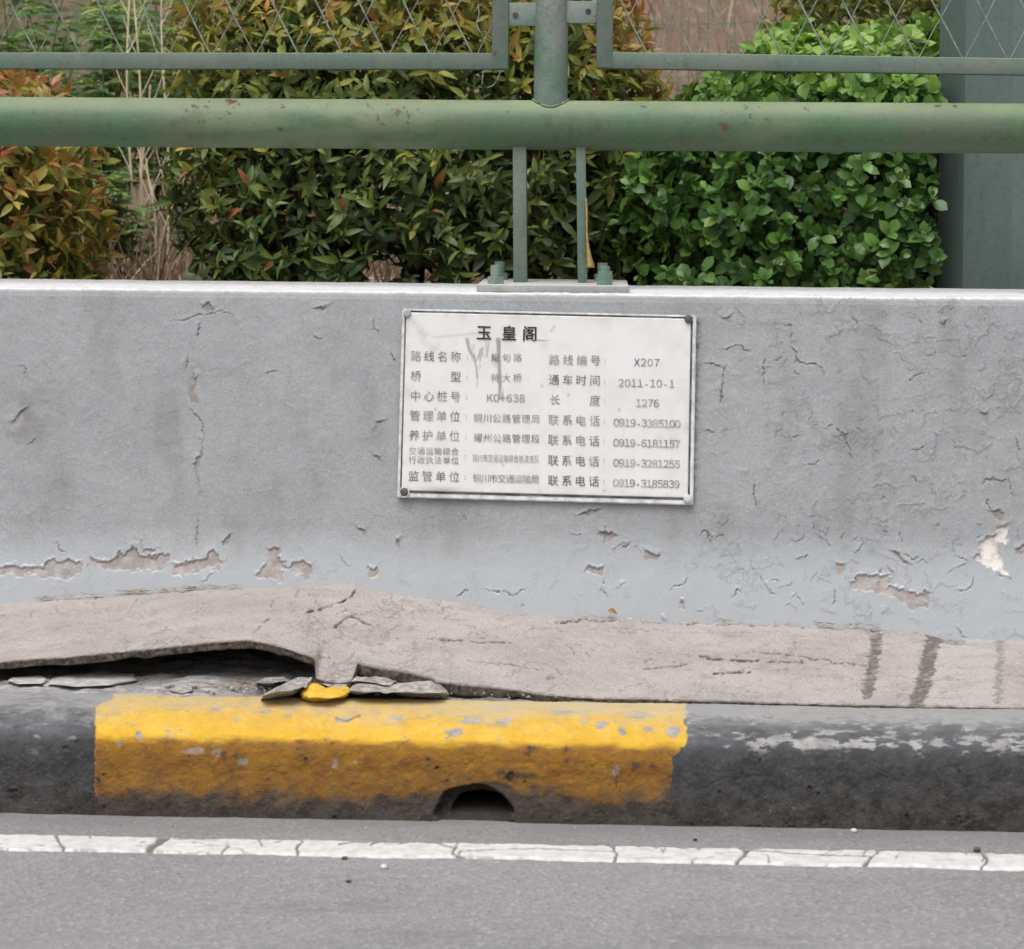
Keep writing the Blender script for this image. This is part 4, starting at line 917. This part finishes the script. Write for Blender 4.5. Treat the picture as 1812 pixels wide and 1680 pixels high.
pale_ = np.clip((np.exp(-((px - 430) / 150) ** 2) + np.exp(-((px - 690) / 110) ** 2) + 0.6 * np.exp(-((px - 1330) / 90) ** 2)) * (0.45 + 0.9 * fbm(px / 50, py / 22, 4, 144)), 0, 0.6)
pipe = grid('rail_pipe', P, M_PIPE, rail, {'rust': rust, 'bare': np.clip(np.maximum(bare, spk), 0, 1), 'chalk': pale_})
pX = at(975, 100, RY)[0]
m = MB(); m.tube((pX, RY, pz + 0.02), (pX, RY, pz + 1.35), 0.0312, 40)
M_POST = steel('post_paint', (0.085, 0.155, 0.11), (0.20, 0.205, 0.19), 0.5, 0.2, 7)
post = m.build('post', M_POST, rail)
m = MB(); pts = [(pX + 0.033 * math.cos(t), RY + 0.033 * math.sin(t), pz + math.sqrt(max(0, PR ** 2 - (0.033 * math.sin(t)) ** 2)) + 0.001) for t in np.linspace(0, 2 * math.pi, 33)]
m.path(pts, [0.0022 + 0.0006 * math.sin(i * 2.3) for i in range(33)], 8).build('weld_bead', M_PIPE, post)
for x0, x1, xb0, xb1 in ((907, 931, 909, 932), (1019, 1036, 1023, 1039)):
    a = at((x0 + x1) / 2, 270, 4.143)[0]; b = at((xb0 + xb1) / 2, 496, 4.143)[0]; wd = (x1 - x0) * 4.143 / 4000
    m = MB(); zt, zb_ = pz - 0.0385, WT + 0.010
    sh = Matrix(((1, 0, (a - b) / (zt - zb_)), (0, 1, 0), (0, 0, 1)))
    m.box(((a + b) / 2, RY, (zt + zb_) / 2), (wd, 0.045, zt - zb_), sh, 0.0015); m.build('leg', M_FRAME, rail)
bpc = at(975, 512, 4.03)[0]
m = MB(); m.box((bpc + 0.003, 4.165, WT + 0.0065), (0.272, 0.27, 0.013), None, 0.002); bp = m.build('base_plate', M_BASE, rail)
# crumbling grout lip under the plate
for bxp, yy in ((877, 4.075), (1070, 4.075), (884, 4.255), (1066, 4.255)):
    c = at(bxp, 494, yy)
    m = MB(); z0 = WT + 0.0125
    m.tube((c[0], yy, z0), (c[0], yy, z0 + 0.034), 0.0095, 16); bolt = m.build('bolt', M_BOLT, rail)
    m = MB(); m.tube((c[0], yy, z0), (c[0], yy, z0 + 0.013), 0.0165, 6)
    if bxp == 1070: m.tube((c[0] + .001, yy, z0 + 0.0133), (c[0] + .001, yy, z0 + 0.025), 0.0145, 6)
    m.build('nut', M_BOLT, bolt)
# mesh panels
def panel(x_in, x_out, sgn, zb0, zb1, lab):
    yy = 4.165; wv = 0.0305; dp = 0.03
    zt = pz + 1.25
    X0 = x_in; X1 = x_out
    m = MB()
    sl_ = (zb1 - zb0) / (X1 - X0)
    rot = Matrix.Rotation(-math.atan(sl_), 3, 'Y')
    L = abs(X1 - X0)
    m.box(((X0 + X1) / 2, yy, (zb0 + zb1) / 2 + wv / 2), (L, dp, wv), rot, 0.0025)
    m.box(((X0 + X1) / 2, yy, zt), (L, dp, wv), None, 0.0025)
    m.box((X0 + sgn * wv / 2, yy - 0.0015, (zb0 + zt) / 2 + 0.001), (wv, dp, zt - zb0), None, 0.0025)
    m.box((X1 - sgn * wv / 2, yy - 0.0015, (zb1 + zt) / 2), (wv, dp, zt - zb1), None, 0.0025)
    p = m.build('mesh_panel', M_FRAME, rail)
    m = MB(); W = 0.0815; Hh = 0.158; xa, xb_ = min(X0, X1) + 0.02, max(X0, X1) - 0.02
    zlo = min(zb0, zb1) + 0.015
    rr_ = random.Random(3)
    n_ = int((xb_ - xa + (zt - zlo) * W / Hh) / W) + 2
    for i in range(-1, n_ + 14):
        for s_, yo, rad in ((1, -0.004, 0.0016), (-1, 0.002, 0.0010)):
            # wire runs from the bottom bar up, leaning left (s=1) or right
            x0 = xa + i * W - (0 if s_ == 1 else (zt - zlo) * W / Hh * 1.0) + 0.01
            pts = []
            for t in np.arange(0, (zt - zlo) / Hh * 2 + 1):
                z = zlo + t * Hh / 2; x = x0 - s_ * t * W / 2 if s_ == 1 else x0 + t * W / 2
                x += rr_.uniform(-.0022, .0022)
                if xa - 0.001 <= x <= xb_ + 0.001 and z <= zt: pts.append((x, yy + yo * (1 if int(t) % 2 else 0.4), z))
            if len(pts) >= 2: m.path(pts, rad, 6)
    m.build('wire_mesh', M_WIRE, p)
    return p
zl0 = at(890, 124, 4.165)[2]; zl1 = at(0, 123, 4.165)[2]; xl = at(900, 110, 4.165)[0]; xlo = xl - 2.2
panel(xl, xlo, -1, zl0, zl0 + (zl1 - zl0) * (xlo - xl) / (at(0, 123, 4.165)[0] - xl), '')
zr0 = at(1060, 122, 4.165)[2]; zr1 = at(1812, 134, 4.165)[2]; xr = at(1055, 110, 4.165)[0]; xro = xr + 2.2
panel(xr, xro, 1, zr0, zr0 + (zr1 - zr0) * (xro - xr) / (at(1812, 134, 4.165)[0] - xr), '')
for x0, x1, y0, y1, hx, hy in ((898, 950, 5, 46, 912, 27), (1002, 1057, 2, 41, 1041, 20)):
    a = at(x0, y1, 4.15); b = at(x1, y0, 4.15); m = MB()
    m.box(((a[0] + b[0]) / 2, 4.157, (a[2] + b[2]) / 2), (b[0] - a[0], 0.008, b[2] - a[2]), None, 0.0015); br = m.build('bracket', M_BOLT, rail)
    c = at(hx, hy, 4.15); m = MB(); m.tube((c[0], 4.151, c[2]), (c[0], 4.1535, c[2]), 0.0052, 14); m.build('bolt_hole', M_HOLE, br)
# loose end of wire hanging at the left panel
m = MB(); m.path([at(x, y, 4.12) for x, y in ((846, 8), (848, 25), (843, 40), (848, 55), (857, 66), (868, 74))], 0.0011, 6).build('loose_wire', M_WIRE, rail)
m = MB(); m.path([at(x, y, 4.14) for x, y in ((886, 126), (880, 142), (872, 152), (862, 156), (853, 150), (854, 135), (856, 125))], 0.001, 6); m.build('loose_wire', M_WIRE, rail)

# yellow strip caught behind the right leg
V = []; nn = 22
for i in range(nn):
    t = i / (nn - 1); yy = 352 + (474 - 352) * t
    xl_ = 1036 + 3 * t; xr_ = 1038 + 4 * t + 10 * t ** 5 + 0.8 * math.sin(t * 9)
    if i == nn - 1: xl_, xr_ = 1036, 1052
    V += [at(xl_, yy, 4.139), at((xl_ + xr_) / 2, yy, 4.135), at(xr_, yy, 4.148)]
V = np.array(V); Q = [[i * 3 + j, i * 3 + j + 1, i * 3 + j + 4, i * 3 + j + 3] for i in range(nn - 1) for j in range(2)]
o = mk('yellow_strip', V, Q, M_RIBBON); so = o.modifiers.new('thick', 'SOLIDIFY'); so.thickness = 0.001
tag(o, 'narrow faded yellow plastic strip stuck along the right railing leg', 'plastic strip')

# ------------------------------------------------------------------ steel column behind the wall
c = at(1842, 300, 4.75); rad = 0.218
bm = bmesh.new(); segs = 12
for zz, k in ((0.55, 1.0), (3.2, 0.94)):
    pass
m = MB(); m.tube((c[0], 4.75, 0.5), (c[0], 4.75, 7.5), rad, segs, rad * 0.86)
bmesh.ops.rotate(m.bm, verts=m.bm.verts[:], cent=(c[0], 4.75, 0), matrix=Matrix.Rotation(R(4), 3, 'Z'))
col_root = m.build('steel_column', M_COLUMN, smooth=False)
tag(col_root, 'tall smooth blue grey steel pole behind the wall at right', 'pole')

# ------------------------------------------------------------------ plants
def leaf_template(nt_, shape):
    t = np.linspace(0, 1, nt_)
    if shape == 'lance': wv = np.sin(np.pi * t ** 0.85) ** 0.9
    elif shape == 'round': wv = np.sin(np.pi * np.clip(t, 0, 1) ** 1.25) ** 0.62
    else: wv = 1 - t ** 2
    wv[0] = 0.08; wv[-1] = 0.02
    return t, wv
def leaves(pos, dirv, nor, length, width, droop, fold, shape, nt_=5):
    # arrays: N leaves -> verts (N,nt,3,3)
    t, wv = leaf_template(nt_, shape)
    d = dirv / np.linalg.norm(dirv, axis=1)[:, None]
    s = np.cross(d, nor); s /= np.linalg.norm(s, axis=1)[:, None] + 1e-9
    n_ = np.cross(s, d)
    N = len(pos)
    ctr = pos[:, None, :] + d[:, None, :] * (t[None, :, None] * length[:, None, None]) - n_[:, None, :] * (droop[:, None, None] * (t[None, :, None] ** 2) * length[:, None, None])
    hw = width[:, None] * 0.5 * wv[None, :]
    up_ = n_[:, None, :] * (hw * fold[:, None])[..., None]
    L = ctr + s[:, None, :] * hw[..., None] + up_; Rr = ctr - s[:, None, :] * hw[..., None] + up_
    V = np.stack([L, ctr, Rr], 2)
    idx = np.arange(N * nt_ * 3).reshape(N, nt_, 3)
    q = np.stack([idx[:, :-1, :-1], idx[:, :-1, 1:], idx[:, 1:, 1:], idx[:, 1:, :-1]], -1).reshape(-1, 4)
    return V.reshape(-1, 3), q, nt_ * 3
def unit(v): return v / (np.linalg.norm(v, axis=-1, keepdims=True) + 1e-9)
def shell_points(r, n, c, h, p=3.0, inner=0.72, lump=0.12, seed=0, bottom=None):
    # random points in the outer shell of a lumpy superellipsoid; returns points, outward directions, depth 0..1
    out = []; nor = []; dep = []
    tot = 0
    while tot < n:
        u = r.uniform(-1.15, 1.15, (n * 3, 3))
        f = (np.abs(u) ** p).sum(1) ** (1 / p)
        lumpv = 1 + lump * fbm(u[:, 0] * h[0] * 7 + seed, u[:, 2] * h[2] * 7 + u[:, 1] * 2, 3, seed + 5)
        g = f / lumpv
        w8 = (g < 1) & (g > inner)
        P_ = u[w8]; gg = g[w8]
        gr = unit(np.sign(P_) * np.abs(P_) ** (p - 1) / np.array(h))
        out.append(P_ * np.array(h) + np.array(c)); nor.append(gr); dep.append((1 - gg) / (1 - inner)); tot += len(P_)
    P_ = np.concatenate(out)[:n]; return P_, np.concatenate(nor)[:n], np.concatenate(dep)[:n]
def whorl_bush(name, mat, c, h, nw, nl, lsize, wratio, shape, huef, label, cat, seed, group, p=3.2, stems=5, lump=0.13, phi=(0.5, 1.25), fold=0.35, keep=None, inner=0.6, upw=0.55, zroot=0.58):
    r = np.random.default_rng(seed)
    P_, Nn, dep = shell_points(r, nw, c, h, p, inner, lump, seed)
    # most of the whorls face the open side
    k = (P_[:, 2] > zroot + 0.02)
    if keep is not None: k &= keep(P_)
    P_, Nn, dep = P_[k], Nn[k], dep[k]
    ax = unit(Nn * 1.0 + np.array([0, 0, upw]) + r.normal(0, 0.5, P_.shape))
    n = len(P_)
    a0 = r.uniform(0, 6.28, n); pos = []; dr = []; no = []; ln_ = []; wd = []; dp = []; fo = []; hu = []; rn = []
    ref = unit(np.cross(ax, unit(r.normal(0, 1, (n, 3))))); ref2 = np.cross(ax, ref)
    H0 = huef(P_, dep, r)
    rb = r.uniform(0, 1, n)
    for j in range(nl):
        sel = r.random(n) < 0.80
        a = a0 + j * 2.4 + r.normal(0, 0.5, n); lay = j / nl
        ph = phi[0] + (phi[1] - phi[0]) * (1 - lay) + r.normal(0, 0.32, n)
        rad = ref * np.cos(a)[:, None] + ref2 * np.sin(a)[:, None]
        d = ax * np.cos(ph)[:, None] + rad * np.sin(ph)[:, None]
        nn_ = ax * np.sin(ph)[:, None] - rad * np.cos(ph)[:, None]
        sz = lsize * r.uniform(0.5, 1.3, n) * (1 - 0.35 * lay)
        pos.append((P_ - ax * (1 - lay)[..., None] * 0.02 if np.ndim(lay) else P_ - ax * (1 - lay) * 0.02)[sel]); dr.append(d[sel]); no.append(unit(nn_ + r.normal(0, 0.32, nn_.shape))[sel])
        ln_.append(sz[sel]); wd.append((sz * wratio * r.uniform(0.85, 1.15, n))[sel]); dp.append(r.uniform(0.05, 0.6, n)[sel]); fo.append((fold * r.uniform(0.4, 1.3, n))[sel])
        hu.append(np.clip(H0 + 0.22 * (lay - 0.5) + r.normal(0, 0.10, n) + (r.random(n) < 0.012) * 0.8, 0, 1)[sel]); rn.append(np.clip(rb * 0.6 + r.uniform(0, 0.5, n), 0, 1)[sel])
    V, Q, m = leaves(np.concatenate(pos), np.concatenate(dr), np.concatenate(no), np.concatenate(ln_), np.concatenate(wd), np.concatenate(dp), np.concatenate(fo), shape)
    root = empty(name, (c[0], c[1], zroot)); tag(root, label, cat, group)
    mk('foliage', V, Q, mat, root, {'hue': np.repeat(np.concatenate(hu), m), 'rnd': np.repeat(np.concatenate(rn), m)})
    mb = MB()
    for s_ in range(stems):
        bx0 = c[0] + (s_ + 0.5 + r.uniform(-.3, .3)) / stems * 1.5 * h[0] - 0.75 * h[0]; by0 = c[1] + r.uniform(-.5, .3) * h[1]
        for b_ in range(3):
            tx = c[0] + float(np.clip(bx0 + r.normal(0, 0.10) - c[0], -0.7 * h[0], 0.7 * h[0])); pts = [(bx0, by0, zroot - 0.06)]
            for q_ in range(1, 6): pts.append((bx0 + (tx - bx0) * q_ / 5 + r.normal(0, 0.012), by0 + r.normal(0, 0.012) + 0.02 * (b_ - 1) * q_ / 2, zroot + (c[2] + h[2] * 0.55 - zroot) * q_ / 5))
            mb.path(pts, [0.011, 0.009, 0.0075, 0.006, 0.0045, 0.003], 6)
    mb.build('stems', M_BARK, root)
    return root
def hx(px_, Y_): return at(px_, 300, Y_)[0]
GB = 'clipped bushes behind the wall'
# centre bush, red-tipped
x0, x1 = hx(302, 4.95), hx(1165, 4.95)
def hue_mid(P_, dep, r):
    z = P_[:, 2]
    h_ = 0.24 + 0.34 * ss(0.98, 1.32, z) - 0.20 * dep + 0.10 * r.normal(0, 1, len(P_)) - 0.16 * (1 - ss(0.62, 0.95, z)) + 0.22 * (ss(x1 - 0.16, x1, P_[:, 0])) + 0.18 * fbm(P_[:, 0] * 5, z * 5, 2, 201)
    return h_
def keep_mid(P_):                             # bare stems low down, light ground seen between them
    u, v = project(P_); k_ = np.ones(len(P_), bool)
    for a, b, top in ((632, 712, 445), (728, 782, 455), (812, 872, 470), (955, 1015, 462), (1098, 1170, 470)): k_ &= ~((u > a) & (u < b) & (v > top + 12 * np.sin(u / 9)))
    return k_
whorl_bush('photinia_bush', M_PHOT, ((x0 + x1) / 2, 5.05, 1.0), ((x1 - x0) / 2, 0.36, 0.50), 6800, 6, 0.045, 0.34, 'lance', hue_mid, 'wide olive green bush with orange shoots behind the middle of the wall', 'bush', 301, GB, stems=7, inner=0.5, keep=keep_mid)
# left bush, orange
x1b = hx(166, 4.95)
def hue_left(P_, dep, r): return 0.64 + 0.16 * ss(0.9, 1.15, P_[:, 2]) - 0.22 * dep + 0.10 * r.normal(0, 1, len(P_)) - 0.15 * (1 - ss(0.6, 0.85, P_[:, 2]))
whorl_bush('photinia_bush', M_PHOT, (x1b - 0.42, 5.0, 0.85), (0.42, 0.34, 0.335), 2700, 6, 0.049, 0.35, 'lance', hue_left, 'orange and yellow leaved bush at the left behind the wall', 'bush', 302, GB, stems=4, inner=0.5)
# right bush, glossy green
x0r = hx(1062, 4.85)
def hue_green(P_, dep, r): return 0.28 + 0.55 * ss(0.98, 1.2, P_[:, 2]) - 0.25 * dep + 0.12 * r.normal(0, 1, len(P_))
def keep_green(P_):
    u = P_[:, 0]; a_ = at(1208, 172, 4.85); b_ = at(1390, 45, 4.85)
    lim = a_[2] + (u - a_[0]) * (b_[2] - a_[2]) / (b_[0] - a_[0]); lim = np.where(u < a_[0], a_[2] - (a_[0] - u) * 1.5, lim)
    return (P_[:, 2] < lim + 0.01) & ((u < hx(1636, 4.85)) | (P_[:, 1] > 5.0))
zt_ = at(1500, 30, 4.85)[2]
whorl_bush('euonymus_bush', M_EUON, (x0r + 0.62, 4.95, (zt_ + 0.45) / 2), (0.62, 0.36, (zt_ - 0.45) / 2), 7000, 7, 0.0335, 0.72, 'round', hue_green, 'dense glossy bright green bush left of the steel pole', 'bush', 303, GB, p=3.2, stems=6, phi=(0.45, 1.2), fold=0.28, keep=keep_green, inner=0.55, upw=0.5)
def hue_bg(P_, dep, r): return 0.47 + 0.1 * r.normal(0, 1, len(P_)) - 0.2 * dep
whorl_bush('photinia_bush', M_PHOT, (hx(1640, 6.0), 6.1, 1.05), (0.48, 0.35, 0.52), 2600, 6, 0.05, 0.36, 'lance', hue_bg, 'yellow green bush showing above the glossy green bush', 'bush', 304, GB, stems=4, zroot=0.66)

# ground behind the wall and the bank
xs = np.linspace(-9, 9, 300); ys = np.concatenate([np.linspace(4.36, 6.4, 70)[:-1], np.linspace(6.4, 16, 150)])
X, Y = np.meshgrid(xs, ys)
Z = 0.585 + 0.03 * ss(4.4, 6, Y) + 0.05 * fbm(X * 1.5, Y * 1.5, 4, 211) * ss(4.4, 5.4, Y) + 0.012 * fbm(X * 14, Y * 14, 4, 212) + 3.6 * ss(6.3, 13.5, Y) ** 1.1 + 0.25 * fbm(X * 0.9, Y * 0.9, 4, 213) * ss(6.4, 8, Y)
tag(grid('hillside', np.stack([X, Y, Z], -1), M_BANK), kind='structure')
def gz(x, y):
    x = np.asarray(x, float); y = np.asarray(y, float)
    return 0.585 + 0.03 * ss(4.4, 6, y) + 0.05 * fbm(x * 1.5, y * 1.5, 4, 211) * ss(4.4, 5.4, y) + 0.012 * fbm(x * 14, y * 14, 4, 212) + 3.6 * ss(6.3, 13.5, y) ** 1.1 + 0.25 * fbm(x * 0.9, y * 0.9, 4, 213) * ss(6.4, 8, y)
# dry grass blades
r = np.random.default_rng(77); N = 26000
x = r.uniform(-3.6, 3.6, N); y = np.concatenate([r.uniform(5.4, 6.6, N // 3), r.uniform(6.4, 11.5, N - N // 3)])
k = fbm(x * 2.3, y * 2.3, 3, 221) > -0.35; x, y = x[k], y[k]; N = len(x)
pos = np.stack([x, y, gz(x, y) - 0.01], -1); d = unit(np.stack([r.normal(0, .35, N), r.normal(0, .35, N), np.ones(N)], -1))
ln_ = r.uniform(0.07, 0.26, N); V, Q, m = leaves(pos, d, unit(np.stack([r.normal(0, 1, N), r.normal(0, 1, N), np.full(N, .2)], -1)), ln_, r.uniform(0.003, 0.007, N), r.uniform(0.1, 0.7, N), np.full(N, .2), 'blade', 4)
hu = np.clip(r.uniform(0, 0.72, N) + (x < -1.5) * r.choice([0, 0.45], N, p=[.35, .65]), 0, 1)
tag(mk('dry_grass', V, Q, M_DRYG, None, {'hue': np.repeat(hu, m), 'rnd': np.repeat(r.uniform(0, 1, N), m)}), 'dry brown grass covering the earth bank behind the bushes', 'grass', kind='stuff')
# stones and pale litter at the foot of the bushes
m = MB()
for i in range(170):
    x_ = r.uniform(-1.3, 1.5); y_ = r.uniform(5.5, 6.3); z_ = float(gz(x_, y_)); s_ = r.uniform(.008, .028)
    m.box((x_, y_, z_ + s_ * 0.2), (s_ * r.uniform(.8, 1.8), s_, s_ * r.uniform(.5, .9)), Matrix.Rotation(r.uniform(0, 3), 3, 'Z') @ Matrix.Rotation(r.uniform(-.4, .4), 3, 'X'), s_ * 0.2, 1)
tag(m.build('gravel', M_PEB), 'pale stones scattered on the earth under the bushes', 'gravel', kind='stuff')

# tall dry stalks in the gap between the bushes, each a plant
GS = 'dry stalks between the two red-tipped bushes'
lab = ['tallest straight dry stalk in the gap between bushes', 'dry stalk leaning right in the gap beside the orange bush', 'forked dry stalk close to the wide olive bush', 'pale thin dry stalk beside the orange bush', 'bent dry stalk low in the gap between bushes', 'short pale stalk in the middle of the gap']
for i, (a, b, topy, Y_) in enumerate([(231, 228, -40, 5.75), (246, 262, 150, 5.8), (276, 305, 330, 5.7), (262, 236, -30, 5.9), (282, 262, 280, 5.85), (300, 288, -20, 6.0)]):
    p0 = at(a, 510, Y_); p1 = at(b, topy, Y_); m = MB(); pts = []
    for t in np.linspace(0, 1, 9): pts.append(p0 + (p1 - p0) * t + np.array([0.006 * math.sin(t * 7 + i), 0.004 * math.cos(t * 5), 0]) * (t > 0))
    pts[0] = np.array([p0[0], p0[1], float(gz(p0[0], p0[1])) - .02])
    m.path(pts, np.linspace(.0042, .0022, 9), 6)
    for j in (3, 5, 6, 7):
        q = pts[j]; s_ = (-1) ** (j + i); m.path([q, q + np.array([s_ * .02, 0, .04]), q + np.array([s_ * .045, .01, .055 + .01 * j])], [.0018, .0014, .0008], 5)
    o = m.build('dry_stalk', M_STRAW); tag(o, lab[i], 'dry stalk', GS)
# green weeds with feathery leaves
def weed(px_, ytop, Y_, n, label, seed, hue0=0.5, spread=0.10):
    r = np.random.default_rng(seed); b = at(px_, 505, Y_); zg = float(gz(b[0], Y_)); top = at(px_, ytop, Y_)[2]
    root = empty('weed', (b[0], Y_, zg)); tag(root, label, 'weed', 'green weeds behind the bushes')
    mb = MB(); pos = []; dr = []; ln_ = []
    for s_ in range(n):
        ex = r.normal(0, spread); ey = r.normal(0, spread); pts = []
        for t in np.linspace(0, 1, 7): pts.append(np.array([b[0] + ex * t ** 1.3, Y_ + ey * t ** 1.3, zg - .02 + (top - zg) * r.uniform(.75, 1.0) ** .2 * t]))
        mb.path(pts, np.linspace(.0035, .0012, 7), 5)
        for t in np.linspace(0.35, 1, 16):
            q = pts[min(6, int(t * 6))] * (1 - (t * 6) % 1) + pts[min(6, int(t * 6) + 1)] * ((t * 6) % 1)
            a = r.uniform(0, 6.28); rach = np.array([math.cos(a), math.sin(a), 0.25]); side_ = np.array([-math.sin(a), math.cos(a), 0])
            for u in np.linspace(.1, 1, 6):
                for sg in (-1, 1): pos.append(q + rach * u * .09); dr.append(rach * .6 + side_ * sg); ln_.append(.058 * (1.1 - .6 * u))
    pos = np.array(pos); dr = np.array(dr); N = len(pos); ln_ = np.array(ln_)
    V, Q, m = leaves(pos, dr, unit(np.array([0, 0, 1.0]) + r.normal(0, .3, (N, 3))), ln_, ln_ * .34, r.uniform(.1, .4, N), np.full(N, .25), 'lance', 4)
    mk('foliage', V, Q, M_WEED, root, {'hue': np.repeat(np.clip(hue0 + r.normal(0, .18, N), 0, 1), m), 'rnd': np.repeat(r.uniform(0, 1, N), m)})
    mb.build('stems', M_BARK, root)
weed(170, 10, 6.2, 5, 'bright green feathery weed left of the gap, above the orange bush', 1, .55)
weed(40, -20, 6.6, 6, 'dull green weed at the far left above the orange bush', 2, .2, .16)
weed(265, -30, 6.7, 4, 'pale green weed behind the dry stalks in the gap', 3, .75, .08)
weed(110, 60, 7.0, 6, 'darker green weed behind the bright feathery weed', 4, .25, .15)
weed(330, -60, 7.2, 6, 'yellowish weed behind the left edge of the olive bush', 5, .8, .15)
weed(-90, -60, 7.4, 7, 'dark green weed beyond the left end of the orange bush', 6, .15, .25)
weed(215, 300, 5.7, 3, 'low green weed in the gap right beside the orange bush', 8, .6, .05)
weed(210, -10, 6.5, 6, 'lime green weed at the top of the gap between the bushes', 9, .7, .10)
weed(300, 0, 6.9, 5, 'pale lime weed beside the upper left edge of the olive bush', 10, .85, .10)
# green wire fence behind the bushes
m = MB(); YF = 5.9; x0, x1 = -2.6, 2.6; 
for i, xx in enumerate(np.arange(x0, x1, 0.069)): m.path([(xx + r.uniform(-.002, .002), YF, 0.58), (xx + 0.004, YF + .003, 1.2), (xx, YF, 1.75)], 0.0009, 5)
for i, zz in enumerate(np.arange(0.66, 1.76, 0.135)):
    m.path([(x, YF - 0.002, zz + 0.012 * math.sin(x * 1.6 + i) + 0.01 * (x > 0.3) * math.sin((x - .3) * 4)) for x in np.linspace(x0, x1, 40)], 0.0010, 5)
fe = empty('wire_fence', (0, YF, 0.58)); tag(fe, 'thin green wire fence behind the bushes', 'fence')
m.build('wire_netting', M_GWIRE, fe)
for xx in (-2.6, 2.6):
    m = MB(); m.tube((xx, YF, .4), (xx, YF, 1.85), .02, 10); m.build('post', M_GWIRE, fe)
